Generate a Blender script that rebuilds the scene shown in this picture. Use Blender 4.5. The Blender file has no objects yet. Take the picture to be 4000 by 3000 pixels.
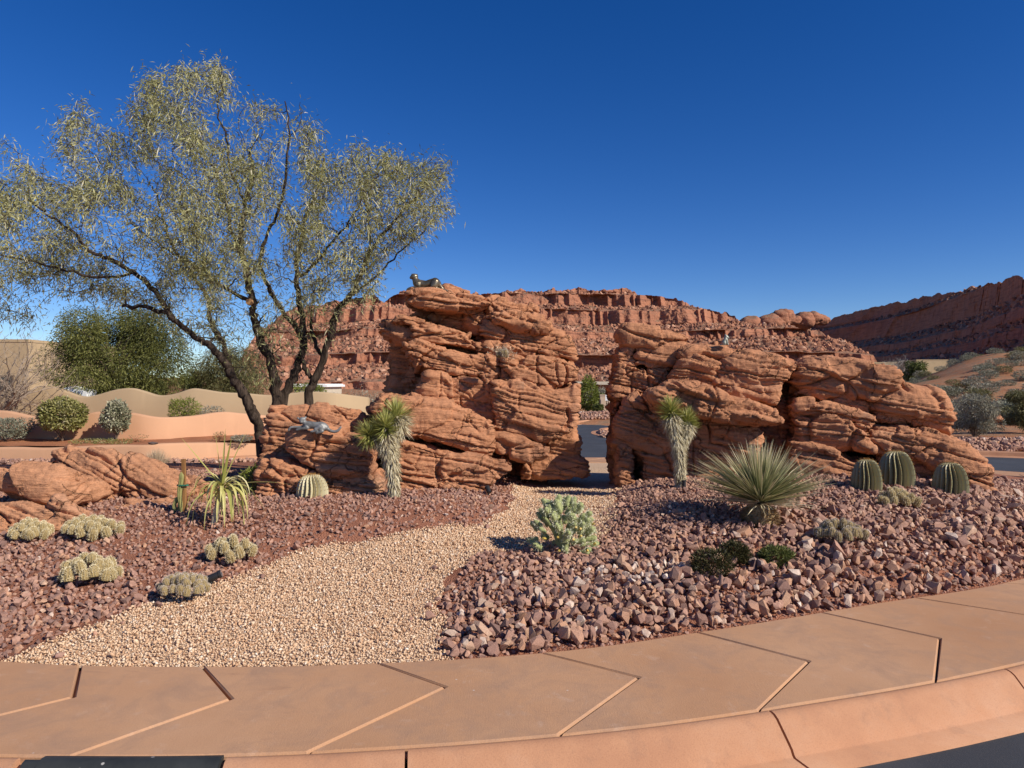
import bpy, bmesh, math, random
import numpy as np
from mathutils import Vector, Matrix
from mathutils.geometry import tessellate_polygon

rad = math.radians
SC = bpy.context.scene
COL = SC.collection
rng = np.random.default_rng(7)

# ------------------------------------------------------------------ camera, sky, sun
F = 2773.0          # focal length in pixels of the 4000 px wide photograph
CAMZ = 1.70
cam = bpy.data.cameras.new('camera')
cam.sensor_width = 36.0
cam.lens = 36.0 * F / 4000.0
cam.clip_start = 0.05
cam.clip_end = 5000
camo = bpy.data.objects.new('camera', cam)
COL.objects.link(camo)
camo.location = (0, 0, CAMZ)
camo.rotation_euler = (rad(90), 0, 0)
SC.camera = camo

SUN_EL, SUN_AZ = rad(35), rad(122)     # azimuth clockwise from +Y
sund = Vector((math.sin(SUN_AZ) * math.cos(SUN_EL), math.cos(SUN_AZ) * math.cos(SUN_EL), math.sin(SUN_EL)))
W = bpy.data.worlds.new('World')
SC.world = W
W.use_nodes = True
wn = W.node_tree
wn.nodes.clear()
w_out = wn.nodes.new('ShaderNodeOutputWorld')
w_bg = wn.nodes.new('ShaderNodeBackground')
w_sky = wn.nodes.new('ShaderNodeTexSky')
w_sky.sky_type = 'NISHITA'
w_sky.sun_disc = False
w_sky.sun_elevation = SUN_EL
w_sky.sun_rotation = SUN_AZ
w_sky.altitude = 2500
w_sky.air_density = 1.0
w_sky.dust_density = 0.0
w_sky.ozone_density = 3.0
w_hs = wn.nodes.new('ShaderNodeHueSaturation')
w_hs.inputs['Hue'].default_value = 0.515
w_hs.inputs['Saturation'].default_value = 1.34
w_hs.inputs['Value'].default_value = 1.12
w_bg.inputs['Strength'].default_value = 0.092
wn.links.new(w_sky.outputs[0], w_hs.inputs['Color'])
wn.links.new(w_hs.outputs[0], w_bg.inputs['Color'])
wn.links.new(w_bg.outputs[0], w_out.inputs['Surface'])

sl = bpy.data.lights.new('sun', 'SUN')
sl.energy = 5.0
sl.angle = rad(0.53)
sl.color = (1.0, 0.93, 0.82)
slo = bpy.data.objects.new('sun', sl)
COL.objects.link(slo)
slo.rotation_euler = (-sund).to_track_quat('-Z', 'Y').to_euler()
slo.location = (0, 0, 30)
SC.view_settings.view_transform = 'Standard'
SC.view_settings.look = 'None'
SC.view_settings.exposure = 0.12
SC.view_settings.gamma = 1.0
SC.cycles.max_bounces = 6
SC.cycles.use_adaptive_sampling = True

# ------------------------------------------------------------------ helpers
def P(px, py, d):
    return ((px - 2000) / F * d, d, CAMZ - (py - 1500) / F * d)

def tag(o, label=None, cat=None, group=None, kind=None):
    if label: o['label'] = label
    if cat: o['category'] = cat
    if group: o['group'] = group
    if kind: o['kind'] = kind
    return o

def thing(name, loc, label, cat, group=None):
    o = bpy.data.objects.new(name, None)
    o.empty_display_size = 0.1
    o.location = loc
    COL.objects.link(o)
    return tag(o, label, cat, group)

def mesh_from(name, V, Fs, mat=None, smooth=False, attrs=None, fmats=None):
    """V (n,3) array; Fs = list of int arrays (m,k)."""
    me = bpy.data.meshes.new(name)
    V = np.asarray(V, dtype=np.float32)
    Fs = [np.asarray(f, dtype=np.int32) for f in (Fs if isinstance(Fs, list) else [Fs]) if len(f)]
    nl = sum(f.size for f in Fs)
    nf = sum(len(f) for f in Fs)
    me.vertices.add(len(V))
    me.vertices.foreach_set('co', V.ravel())
    me.loops.add(nl)
    me.loops.foreach_set('vertex_index', np.concatenate([f.ravel() for f in Fs]))
    starts, tot, c = [], [], 0
    for f in Fs:
        k = f.shape[1]
        starts.append(c + np.arange(len(f), dtype=np.int32) * k)
        tot.append(np.full(len(f), k, dtype=np.int32))
        c += f.size
    me.polygons.add(nf)
    me.polygons.foreach_set('loop_start', np.concatenate(starts))
    me.polygons.foreach_set('loop_total', np.concatenate(tot))
    if fmats is not None:
        me.polygons.foreach_set('material_index', np.asarray(fmats, dtype=np.int32))
    me.update(calc_edges=True)
    me.validate()
    if attrs:
        for k, a in attrs.items():
            at = me.attributes.new(k, 'FLOAT', 'POINT')
            at.data.foreach_set('value', np.asarray(a, dtype=np.float32))
    if mat is not None:
        for m in (mat if isinstance(mat, (list, tuple)) else [mat]):
            me.materials.append(m)
    me.polygons.foreach_set('use_smooth', np.full(nf, smooth, dtype=bool))
    return me

def place(name, me, parent=None, loc=None, rot=None, scale=None):
    o = bpy.data.objects.new(name, me)
    COL.objects.link(o)
    if parent is not None: o.parent = parent
    if loc is not None: o.location = loc
    if rot is not None: o.rotation_euler = rot
    if scale is not None: o.scale = scale
    return o

def obj(name, V, Fs, mat=None, parent=None, smooth=False, attrs=None, fmats=None, world=True):
    V = np.asarray(V, dtype=np.float64)
    if parent is not None and world:
        p, off = parent, Vector((0, 0, 0))
        while p is not None:
            off += p.location
            p = p.parent
        V = V - np.array(off)
    return place(name, mesh_from(name, V, Fs, mat, smooth, attrs, fmats), parent)

class MB:
    """collects pieces that become one mesh"""
    def __init__(s):
        s.v, s.f, s.n, s.m = [], {}, 0, {}
    def add(s, V, Fs, mi=0):
        V = np.asarray(V, float).reshape(-1, 3)
        for f in (Fs if isinstance(Fs, list) else [Fs]):
            f = np.asarray(f, int)
            if not len(f): continue
            s.f.setdefault(f.shape[1], []).append(f + s.n)
            s.m.setdefault(f.shape[1], []).append(np.full(len(f), mi))
        s.v.append(V); s.n += len(V)
    def box(s, c, d, rz=0, mi=0):
        x, y, z = [q / 2 for q in d]
        V = np.array([(-x,-y,-z),(x,-y,-z),(x,y,-z),(-x,y,-z),(-x,-y,z),(x,-y,z),(x,y,z),(-x,y,z)])
        V = V @ rotz(rz).T + np.array(c)
        s.add(V, np.array([(0,3,2,1),(4,5,6,7),(0,1,5,4),(1,2,6,5),(2,3,7,6),(3,0,4,7)]), mi)
    def tube(s, pts, r, n=6, cap=True, mi=0):
        V, Fq = tube(pts, r, n)
        s.add(V, Fq, mi)
        if cap:
            k = len(pts)
            s.add(V[:n], np.array([list(range(n - 1, -1, -1))]), mi)
            s.add(V[(k - 1) * n:], np.array([list(range(n))]), mi)
    def data(s):
        ks = sorted(s.f)
        return np.concatenate(s.v), [np.concatenate(s.f[k]) for k in ks], np.concatenate([np.concatenate(s.m[k]) for k in ks])
    def build(s, name, mat, parent=None, smooth=False, world=True):
        V, Fs, m = s.data()
        return obj(name, V, Fs, mat, parent, smooth, None, m, world)

def rotz(a):
    c, s_ = math.cos(a), math.sin(a)
    return np.array([(c, -s_, 0), (s_, c, 0), (0, 0, 1.0)])

def tube(pts, r, n=6):
    pts = np.asarray(pts, float)
    r = np.broadcast_to(np.asarray(r, float), (len(pts),))
    t = np.gradient(pts, axis=0)
    t /= np.linalg.norm(t, axis=1, keepdims=True) + 1e-9
    up = np.array((0.13, 0.31, 0.94)) if abs(t[0][2]) < .9 else np.array((1.0, .1, 0))
    a = np.cross(t, up); a /= np.linalg.norm(a, axis=1, keepdims=True) + 1e-9
    b = np.cross(t, a)
    th = np.arange(n) * 2 * math.pi / n
    V = pts[:, None] + (a[:, None] * np.cos(th)[None, :, None] + b[:, None] * np.sin(th)[None, :, None]) * r[:, None, None]
    k = len(pts)
    i = np.arange(k - 1)[:, None] * n; j = np.arange(n)[None]; j2 = (j + 1) % n
    Fq = np.stack([i + j, i + n + j, i + n + j2, i + j2], -1).reshape(-1, 4)
    return V.reshape(-1, 3), Fq

# ---- noise
def _h(ix, iy, iz, seed):
    h = (ix.astype(np.int64) * 374761393 + iy.astype(np.int64) * 668265263 + iz.astype(np.int64) * 2147483647 + seed * 144665) & 0xffffffff
    h = ((h ^ (h >> 13)) * 1274126177) & 0xffffffff
    h = ((h ^ (h >> 15)) * 2246822519) & 0xffffffff
    return ((h ^ (h >> 16)) & 0xffffff) / float(0xffffff)

def vn(p, seed=0):
    p = np.asarray(p, float)
    i = np.floor(p).astype(np.int64); f = p - i
    f = f * f * f * (f * (f * 6 - 15) + 10)
    x, y, z = i[:, 0], i[:, 1], i[:, 2]
    def c(dx, dy, dz): return _h(x + dx, y + dy, z + dz, seed)
    fx, fy, fz = f[:, 0], f[:, 1], f[:, 2]
    a = c(0,0,0) * (1-fx) + c(1,0,0) * fx
    b = c(0,1,0) * (1-fx) + c(1,1,0) * fx
    d = c(0,0,1) * (1-fx) + c(1,0,1) * fx
    e = c(0,1,1) * (1-fx) + c(1,1,1) * fx
    return (a * (1-fy) + b * fy) * (1-fz) + (d * (1-fy) + e * fy) * fz

def fbm(p, octv=4, seed=0):
    p = np.asarray(p, float)
    s, a, t = 0, 1.0, 0
    for k in range(octv):
        s = s + a * vn(p * 2.03 ** k + 17.3 * k, seed + k)
        t += a; a *= .5
    return s / t * 2 - 1     # about -1..1

def worley(p, seed=0):
    """F1, F2, cell hash"""
    p = np.asarray(p, float)
    i = np.floor(p).astype(np.int64)
    f1 = np.full(len(p), 9.0); f2 = f1.copy(); hh = np.zeros(len(p))
    for dx in (-1, 0, 1):
        for dy in (-1, 0, 1):
            for dz in (-1, 0, 1):
                c = i + (dx, dy, dz)
                q = np.stack([c[:, k] + _h(c[:, 0], c[:, 1], c[:, 2], seed + 11 * k + 1) for k in range(3)], -1)
                d = np.linalg.norm(q - p, axis=1)
                m = d < f1
                f2 = np.where(m, f1, np.minimum(f2, d))
                hh = np.where(m, _h(c[:, 0], c[:, 1], c[:, 2], seed + 77), hh)
                f1 = np.where(m, d, f1)
    return f1, f2, hh

def sstep(a, b, x):
    t = np.clip((np.asarray(x, float) - a) / (b - a), 0, 1)
    return t * t * (3 - 2 * t)

def poly_dist(Q, poly):
    """signed distance (inside positive) of 2-d points Q to polygon"""
    Q = np.asarray(Q, float); poly = np.asarray(poly, float)
    A = poly; B = np.roll(poly, -1, 0)
    best = np.full(len(Q), 1e9); inside = np.zeros(len(Q), bool)
    for a, b in zip(A, B):
        e = b - a; w = Q - a
        t = np.clip((w @ e) / max(e @ e, 1e-12), 0, 1)
        best = np.minimum(best, np.linalg.norm(w - t[:, None] * e, axis=1))
        cond = (a[1] > Q[:, 1]) != (b[1] > Q[:, 1])
        with np.errstate(divide='ignore', invalid='ignore'):
            xi = a[0] + (Q[:, 1] - a[1]) * e[0] / (e[1] if abs(e[1]) > 1e-12 else 1e-12)
        inside ^= cond & (Q[:, 0] < xi)
    return np.where(inside, best, -best)

def catmull(pts, n=8, closed=False):
    pts = np.asarray(pts, float)
    k = len(pts); out = []
    for i in range(k if closed else k - 1):
        g = (lambda j: pts[j % k]) if closed else (lambda j: pts[min(max(j, 0), k - 1)])
        p0, p1, p2, p3 = g(i - 1), g(i), g(i + 1), g(i + 2)
        for t in np.arange(n) / n:
            out.append(.5 * (2 * p1 + (p2 - p0) * t + (2 * p0 - 5 * p1 + 4 * p2 - p3) * t * t + (3 * p1 - p0 - 3 * p2 + p3) * t ** 3))
    if not closed: out.append(pts[-1])
    return np.array(out)

def remesh(V, Fs, vox, smooth_it=0):
    me = mesh_from('tmp', V, Fs)
    o = bpy.data.objects.new('tmp', me)
    COL.objects.link(o)
    m = o.modifiers.new('r', 'REMESH'); m.mode = 'VOXEL'; m.voxel_size = vox
    if smooth_it:
        s_ = o.modifiers.new('s', 'SMOOTH'); s_.factor = .5; s_.iterations = smooth_it
    dg = bpy.context.evaluated_depsgraph_get()
    dg.update()
    ev = o.evaluated_get(dg)
    m2 = ev.to_mesh()
    Vn = np.empty(len(m2.vertices) * 3, np.float32); m2.vertices.foreach_get('co', Vn)
    tot = np.empty(len(m2.polygons), np.int32); m2.polygons.foreach_get('loop_total', tot)
    vi = np.empty(len(m2.loops), np.int32); m2.loops.foreach_get('vertex_index', vi)
    ev.to_mesh_clear()
    st = np.concatenate([[0], np.cumsum(tot)[:-1]])
    out = []
    for k in np.unique(tot):
        s0 = st[tot == k]
        out.append(vi[s0[:, None] + np.arange(k)[None]])
    bpy.data.objects.remove(o); bpy.data.meshes.remove(me)
    return Vn.reshape(-1, 3).astype(float), out

def vnormals(V, Fs):
    N = np.zeros_like(V)
    for f in Fs:
        a, b, c = V[f[:, 0]], V[f[:, 1]], V[f[:, 2]]
        n = np.cross(b - a, c - a)
        if f.shape[1] == 4: n = np.cross(V[f[:, 2]] - V[f[:, 0]], V[f[:, 3]] - V[f[:, 1]])
        for k in range(f.shape[1]): np.add.at(N, f[:, k], n)
    return N / (np.linalg.norm(N, axis=1, keepdims=True) + 1e-12)

# ------------------------------------------------------------------ materials
def lin(r, g, b):
    f = lambda c: (c / 255 / 12.92) if c / 255 <= .04045 else ((c / 255 + .055) / 1.055) ** 2.4
    return (f(r), f(g), f(b), 1)

class NT:
    def __init__(s, name, rough=.9, spec=.2):
        s.m = bpy.data.materials.new(name); s.m.use_nodes = True
        s.t = s.m.node_tree
        s.b = s.t.nodes['Principled BSDF']
        s.b.inputs['Roughness'].default_value = rough
        s.b.inputs['Specular IOR Level'].default_value = spec
        s._co = None
    def n(s, typ, **kw):
        nd = s.t.nodes.new('ShaderNode' + typ)
        for k, v in kw.items(): setattr(nd, k, v)
        return nd
    def l(s, a, b): s.t.links.new(a, b)
    def co(s):
        if s._co is None:
            s._co = s.n('TexCoord').outputs['Object']
        return s._co
    def mapping(s, scale=(1,1,1), rot=(0,0,0), src=None):
        mp = s.n('Mapping'); mp.inputs['Scale'].default_value = scale; mp.inputs['Rotation'].default_value = rot
        s.l(src or s.co(), mp.inputs['Vector']); return mp.outputs[0]
    def noise(s, scale, detail=4, rough=.55, src=None, dist=0):
        nz = s.n('TexNoise'); nz.inputs['Scale'].default_value = scale; nz.inputs['Detail'].default_value = detail
        nz.inputs['Roughness'].default_value = rough; nz.inputs['Distortion'].default_value = dist
        s.l(src or s.co(), nz.inputs['Vector']); return nz.outputs['Fac']
    def vor(s, scale, src=None, out='Distance', feature='F1'):
        v = s.n('TexVoronoi', feature=feature); v.inputs['Scale'].default_value = scale
        s.l(src or s.co(), v.inputs['Vector']); return v.outputs[out]
    def ramp(s, fac, stops, interp='LINEAR'):
        r = s.n('ValToRGB'); cr = r.color_ramp; cr.interpolation = interp
        while len(cr.elements) < len(stops): cr.elements.new(.5)
        for e, (p, c) in zip(cr.elements, stops):
            e.position = p; e.color = c if len(c) == 4 else (*c, 1)
        s.l(fac, r.inputs[0]); return r.outputs[0]
    def mix(s, fac, a, b, mode='MIX'):
        m = s.n('MixRGB', blend_type=mode)
        for i, v in zip((0, 1, 2), (fac, a, b)):
            if isinstance(v, (int, float)): m.inputs[i].default_value = v
            elif isinstance(v, tuple): m.inputs[i].default_value = v if len(v) == 4 else (*v, 1)
            else: s.l(v, m.inputs[i])
        return m.outputs[0]
    def math(s, op, a, b=0.0, c=None):
        m = s.n('Math', operation=op)
        for i, v in enumerate((a, b, c)):
            if v is None: continue
            if isinstance(v, (int, float)): m.inputs[i].default_value = v
            else: s.l(v, m.inputs[i])
        return m.outputs[0]
    def attr(s, name, out='Fac'):
        a = s.n('Attribute', attribute_name=name); return a.outputs[out]
    def bump(s, h, strength=.5, dist=.01, prev=None):
        b = s.n('Bump'); b.inputs['Strength'].default_value = strength; b.inputs['Distance'].default_value = dist
        s.l(h, b.inputs['Height'])
        if prev is not None: s.l(prev, b.inputs['Normal'])
        return b.outputs[0]
    def out(s, col=None, normal=None, rough=None):
        if col is not None:
            if isinstance(col, tuple): s.b.inputs['Base Color'].default_value = col if len(col) == 4 else (*col, 1)
            else: s.l(col, s.b.inputs['Base Color'])
        if normal is not None: s.l(normal, s.b.inputs['Normal'])
        if rough is not None: s.l(rough, s.b.inputs['Roughness'])
        return s.m

def mat_sandstone(name, base=(.55, .255, .132), dark=(.27, .115, .062), pale=(.72, .46, .30), dip=.2, fine=1.0):
    m = NT(name, .92, .15)
    rot = (0, math.atan(dip), 0)
    v = m.mapping((1, 1, 1), rot)
    st = m.mapping((.7, .7, 9), rot)
    big = m.noise(.9, 4, .6, v)
    lay = m.noise(2.2, 6, .62, st, .35)
    c = m.ramp(big, [(.3, (base[0] * .86, base[1] * .84, base[2] * .82)), (.55, base), (.75, (base[0] * 1.12, base[1] * 1.2, base[2] * 1.3))])
    c = m.mix(m.ramp(lay, [(.30, (.62, .62, .62)), (.44, (0, 0, 0))]), c, dark)
    stain = m.noise(1.6, 6, .7, m.mapping((1, 1, .55)), .6)
    c = m.mix(m.ramp(stain, [(.54, (0, 0, 0)), (.70, (.72, .72, .72))]), c, (dark[0] * .62, dark[1] * .7, dark[2] * .8))
    pn = m.noise(1.1, 5, .62, m.mapping((1.3, 1, 2.0), rot), .4)
    c = m.mix(m.ramp(pn, [(.60, (0, 0, 0)), (.70, (.35, .35, .35)), (.8, (.6, .6, .6))]), c, pale)
    grain = m.noise(60, 3, .6)
    c = m.mix(m.ramp(grain, [(.3, (.30, .30, .30)), (.6, (0, 0, 0))]), c, dark)
    lay2 = m.noise(9.0, 5, .65, m.mapping((.55, .55, 6), rot), .5)
    pit = m.vor(9, m.mapping((1, 1, 1.6), rot))
    led = m.noise(7.0, 4, .6, m.mapping((.35, .35, 5), rot), .6)
    led = m.ramp(led, [(.36, (0, 0, 0)), (.41, (.8, .8, .8)), (.52, (.86, .86, .86)), (.555, (.2, .2, .2)), (.60, (1, 1, 1))])
    nb = m.bump(led, .42 * fine, .022)
    wv = m.n('VectorMath', operation='MULTIPLY_ADD')
    nzc = m.n('TexNoise'); nzc.inputs['Scale'].default_value = 2.6; nzc.inputs['Detail'].default_value = 5; m.l(m.co(), nzc.inputs['Vector'])
    m.l(nzc.outputs['Color'], wv.inputs[0]); wv.inputs[1].default_value = (.55, .55, .35); m.l(m.mapping((1, 1, 1.5), rot), wv.inputs[2])
    ck = m.ramp(m.vor(2.3, wv.outputs[0], 'Distance', 'DISTANCE_TO_EDGE'), [(0, (0, 0, 0)), (.020, (1, 1, 1))])
    ck = m.mix(m.ramp(m.noise(1.3, 3), [(.46, (1, 1, 1)), (.54, (0, 0, 0))]), ck, (1, 1, 1))
    nb = m.bump(ck, 1.0, .05, nb)
    nb = m.bump(lay2, .6 * fine, .03, nb)
    nb = m.bump(m.noise(14, 6, .65), .7 * fine, .03, nb)
    nb = m.bump(m.noise(70, 3, .6), .35, .006, nb)
    return m.out(c, nb)

M = {}
M['sandstone'] = mat_sandstone('sandstone')
M['sandstone_low'] = mat_sandstone('sandstone_low', base=(.57, .280, .150), dark=(.32, .145, .078), dip=.42)

def mat_concrete():
    m = NT('tinted_concrete', .85, .25)
    a = m.noise(.8, 5, .6)
    c = m.ramp(a, [(.3, (.45, .235, .120)), (.5, (.51, .280, .150)), (.72, (.56, .325, .185))])
    b = m.noise(3.2, 6, .7, None, .5)
    c = m.mix(m.ramp(b, [(.46, (0, 0, 0)), (.70, (.75, .75, .75))]), c, (.37, .225, .145))
    st = m.noise(7, 6, .72, None, .4)
    c = m.mix(m.ramp(st, [(.58, (0, 0, 0)), (.72, (.38, .38, .38))]), c, (.60, .42, .31))
    dr = m.noise(1.7, 6, .75, m.mapping((1, 3, 1)), .8)
    c = m.mix(m.ramp(dr, [(.60, (0, 0, 0)), (.72, (.45, .45, .45))]), c, (.30, .165, .105))
    sp = m.noise(240, 2, .5)
    c = m.mix(m.ramp(sp, [(.3, (.45, .45, .45)), (.5, (0, 0, 0))]), c, (.30, .15, .09))
    w = m.vor(4.5)
    c = m.mix(m.ramp(w, [(.014, (.85, .85, .85)), (.03, (0, 0, 0))]), c, (.66, .56, .48))
    br = m.noise(6, 5, .6, m.mapping((26, 2, 1), (0, 0, .25)), .2)
    nb = m.bump(br, .16, .005)
    nb = m.bump(m.noise(150, 4, .65), .4, .004, nb)
    nb = m.bump(m.noise(2.5, 3), .25, .02, nb)
    return m.out(c, nb)
M['concrete'] = mat_concrete()
m = NT('kerb_concrete', .85, .25)
a = m.noise(1.3, 6, .65)
c = m.ramp(a, [(.3, (.40, .19, .105)), (.52, (.50, .25, .135)), (.7, (.54, .30, .18))])
c = m.mix(m.ramp(m.noise(7, 6, .7), [(.52, (0, 0, 0)), (.75, (.55, .55, .55))]), c, (.30, .17, .11))
c = m.mix(m.ramp(m.noise(200, 2), [(.3, (.3, .3, .3)), (.5, (0, 0, 0))]), c, (.27, .12, .07))
M['kerb'] = m.out(c, m.bump(m.noise(120, 4, .65), .4, .004))

m = NT('asphalt', .8, .3)
c = m.ramp(m.noise(1.1, 5, .6), [(.35, (.040, .043, .050)), (.65, (.062, .066, .074))])
c = m.mix(m.ramp(m.noise(300, 2), [(.55, (0, 0, 0)), (.75, (.6, .6, .6))]), c, (.12, .12, .12))
M['asphalt'] = m.out(c, m.bump(m.noise(220, 3), .5, .004))

def ground_mat(name, stops, scale=1.2, shrub=None):
    m = NT(name, .95, .1)
    c = m.ramp(m.noise(scale, 6, .62), stops)
    c = m.mix(m.ramp(m.noise(45, 3), [(.35, (.4, .4, .4)), (.55, (0, 0, 0))]), c, tuple(q * .55 for q in stops[0][1][:3]))
    if shrub:
        c = m.mix(m.ramp(m.noise(.32, 5, .6), [(.47, (0, 0, 0)), (.56, (.8, .8, .8))]), c, shrub)
    return m.out(c, m.bump(m.noise(30, 5, .65), .6, .03))
M['dirt'] = ground_mat('red_dirt', [(.3, (.33, .13, .065)), (.5, (.42, .175, .085)), (.7, (.48, .22, .115))])

m = NT('bed_ground', .95, .1)
pa = m.attr('path')
d = m.ramp(m.noise(3, 5, .6), [(.3, (.25, .105, .065)), (.7, (.36, .155, .092))])
pb = m.ramp(m.vor(75, None, 'Color'), [(.15, (.46, .29, .17)), (.5, (.64, .43, .27)), (.85, (.74, .54, .36))])
c = m.mix(m.ramp(pa, [(.42, (0, 0, 0)), (.58, (1, 1, 1))]), d, pb)
M['bed'] = m.out(c, m.bump(m.vor(75), .9, .012))

def stone_mat(name, fac_attr, stops, rough=.9):
    m = NT(name, rough, .2)
    f = m.attr(fac_attr) if fac_attr else m.n('ObjectInfo').outputs['Random']
    c = m.ramp(f, stops)
    c = m.mix(m.ramp(m.noise(28, 5, .7), [(.40, (.55, .55, .55)), (.60, (0, 0, 0))]), c, (.17, .088, .066))
    c = m.mix(m.ramp(m.noise(16, 4, .6, None, .4), [(.58, (0, 0, 0)), (.72, (.5, .5, .5))]), c, (.55, .38, .27))
    return m.out(c, m.bump(m.noise(70, 4, .65), .6, .006))
RIP = [(0, (.22, .135, .11)), (.15, (.34, .195, .15)), (.34, (.43, .245, .18)), (.55, (.52, .30, .21)), (.72, (.55, .30, .175)), (.86, (.63, .42, .29)), (1, (.75, .60, .49))]
M['riprap'] = stone_mat('riprap_stone', 'tint', RIP)
M['riprap_one'] = stone_mat('riprap_stone_single', None, RIP)
m = NT('pea_gravel', .85, .25)
c = m.ramp(m.attr('tint'), [(0, (.24, .14, .085)), (.14, (.46, .26, .145)), (.38, (.64, .41, .25)), (.62, (.72, .51, .33)), (.85, (.78, .59, .42)), (1, (.82, .71, .58))])
M['pebble'] = m.out(c)

def plain(name, col, rough=.8, spec=.25, var=.25, scale=8, bump=0, metal=0):
    m = NT(name, rough, spec)
    dk = tuple(q * (1 - var) for q in col); lt = tuple(min(1, q * (1 + var)) for q in col)
    c = m.ramp(m.noise(scale, 5, .6), [(.3, dk), (.7, lt)])
    m.b.inputs['Metallic'].default_value = metal
    nb = m.bump(m.noise(scale * 6, 4), bump, .01) if bump else None
    return m.out(c, nb)

def leaf_mat(name, cols, trans=.25, rough=.55, spec=.3):
    m = NT(name, rough, spec)
    c = m.ramp(m.attr('tint'), [(i / (len(cols) - 1), q) for i, q in enumerate(cols)])
    if trans:
        tb = m.n('BsdfTranslucent'); m.l(c, tb.inputs['Color'])
        mx = m.n('MixShader'); mx.inputs[0].default_value = trans
        m.l(m.b.outputs[0], mx.inputs[1]); m.l(tb.outputs[0], mx.inputs[2])
        m.l(mx.outputs[0], m.t.nodes['Material Output'].inputs['Surface'])
    return m.out(c)
# ------------------------------------------------------------------ ground, island, walk, kerb, road
def zt(y):
    return -0.35 * sstep(8, 17, y)

inner_pts = [(-13.2, 11.5), (-11, 8.0), (-8, 5.75), (-5, 4.45), (-2.87, 3.98), (-1.7, 3.90), (-.72, 3.95), (.3, 4.13), (1.32, 4.50), (2.52, 5.0),
             (4.05, 5.65), (6.5, 7.2), (8.8, 9.6), (10.0, 12.3), (9.6, 14.6), (7.8, 16.2), (5, 17.0), (1.5, 17.2), (-3, 16.6), (-7, 15.6), (-11, 14.6)]
INNER = catmull(inner_pts, 40, True)
_d = np.linalg.norm(np.roll(INNER, -1, 0) - INNER, axis=1)
_s = np.concatenate([[0], np.cumsum(_d)]); LEN = _s[-1]
def curve_at(s):
    s = np.asarray(s, float) % LEN
    X = np.interp(s, _s, np.append(INNER[:, 0], INNER[0, 0])); Y = np.interp(s, _s, np.append(INNER[:, 1], INNER[0, 1]))
    e = .15
    X2 = np.interp((s + e) % LEN, _s, np.append(INNER[:, 0], INNER[0, 0])); Y2 = np.interp((s + e) % LEN, _s, np.append(INNER[:, 1], INNER[0, 1]))
    X1 = np.interp((s - e) % LEN, _s, np.append(INNER[:, 0], INNER[0, 0])); Y1 = np.interp((s - e) % LEN, _s, np.append(INNER[:, 1], INNER[0, 1]))
    t = np.stack([X2 - X1, Y2 - Y1], -1); t /= np.linalg.norm(t, axis=-1, keepdims=True)
    n = np.stack([t[..., 1], -t[..., 0]], -1)          # outward for the counter-clockwise loop
    return np.stack([X, Y], -1), n
def ring(s, t):
    p, n = curve_at(s)
    t = np.asarray(t, float)
    w = .94 + .15 * sstep(-.2, 2.4, p[..., 0])
    return p + n * (np.where(t <= 1, t * w, w + t - 1))[..., None]
def s_of(x, y):
    return _s[np.argmin((INNER[:, 0] - x) ** 2 + (INNER[:, 1] - y) ** 2)]

PATH = [(-2.62, 3.8), (-2.49, 5.0), (-2.03, 5.62), (-1.73, 6.38), (-1.01, 7.03), (-.40, 7.6), (-.05, 8.8), (.35, 10.2), (.9, 12), (1.2, 17.5),
        (2.9, 17.5), (2.0, 12), (1.42, 9.7), (1.2, 8.44), (.85, 7.16), (.17, 6.0), (-.27, 5.82), (-.47, 5.0), (-.5, 4.62), (-.36, 3.8)]
PATH = catmull(PATH, 5, True)
def pmask(x, y):
    return poly_dist(np.stack([x, y], -1), PATH)
CTRL = [(100, 2120, 6.0), (335, 2112, 6.1), (325, 2298, 5.1), (885, 2212, 5.6), (700, 2362, 4.8), (835, 2045, 6.6), (722, 2000, 6.9), (1220, 1946, 7.2), (1540, 1945, 7.2), (1000, 1945, 7.35),
        (1480, 1935, 7.4), (1900, 1955, 7.8), (0, 2112, 6.0), (430, 2108, 6.1), (620, 1985, 6.9), (2000, 1900, 8.8), (2250, 1900, 9.2), (2205, 2180, 5.9), (2430, 1905, 8.6), (2655, 1915, 7.7), (2985, 2060, 6.4),
        (3385, 1925, 7.45), (3500, 1905, 7.65), (3712, 1938, 7.4), (3300, 2150, 5.7), (3520, 1988, 6.9), (2795, 2280, 5.2), (3052, 2228, 5.4), (3900, 1945, 7.6), (4010, 1960, 8.3), (3100, 1905, 7.8), (2200, 1840, 11.5)]
CX = np.array([P(*c) for c in CTRL])
def gbase(x, y, e):
    pm = sstep(-.6, .25, pmask(x, y))
    return zt(y) + .135 + .34 * sstep(0, 3.2, e) * (1 - .4 * pm)
CR = CX[:, 2] - gbase(CX[:, 0], CX[:, 1], poly_dist(CX[:, :2], INNER[::4]))
def gz(x, y):
    """height of the planting bed"""
    x = np.atleast_1d(np.asarray(x, float)); y = np.atleast_1d(np.asarray(y, float))
    e = poly_dist(np.stack([x, y], -1), INNER[::4])
    num = np.zeros(len(x)); den = np.full(len(x), .06)
    for (cx, cy, _z), rr_ in zip(CX, CR):
        w = np.exp(-((x - cx) ** 2 + (y - cy) ** 2) / .75 ** 2)
        num += w * rr_; den += w
    q = np.stack([x, y, x * 0], -1)
    return gbase(x, y, e) + num / den * sstep(0, .5, e) + .018 * fbm(q * .9, 3, 5) * sstep(.1, 1, e)
def g1(x, y): return float(gz(x, y)[0])

def on_ground(px, py):
    """point where the pixel's ray meets the bed"""
    d = 3.0
    while d < 18:
        x, y, z = P(px, py, d)
        if z <= g1(x, y): break
        d += .02
    return x, y, g1(x, y)

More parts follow.
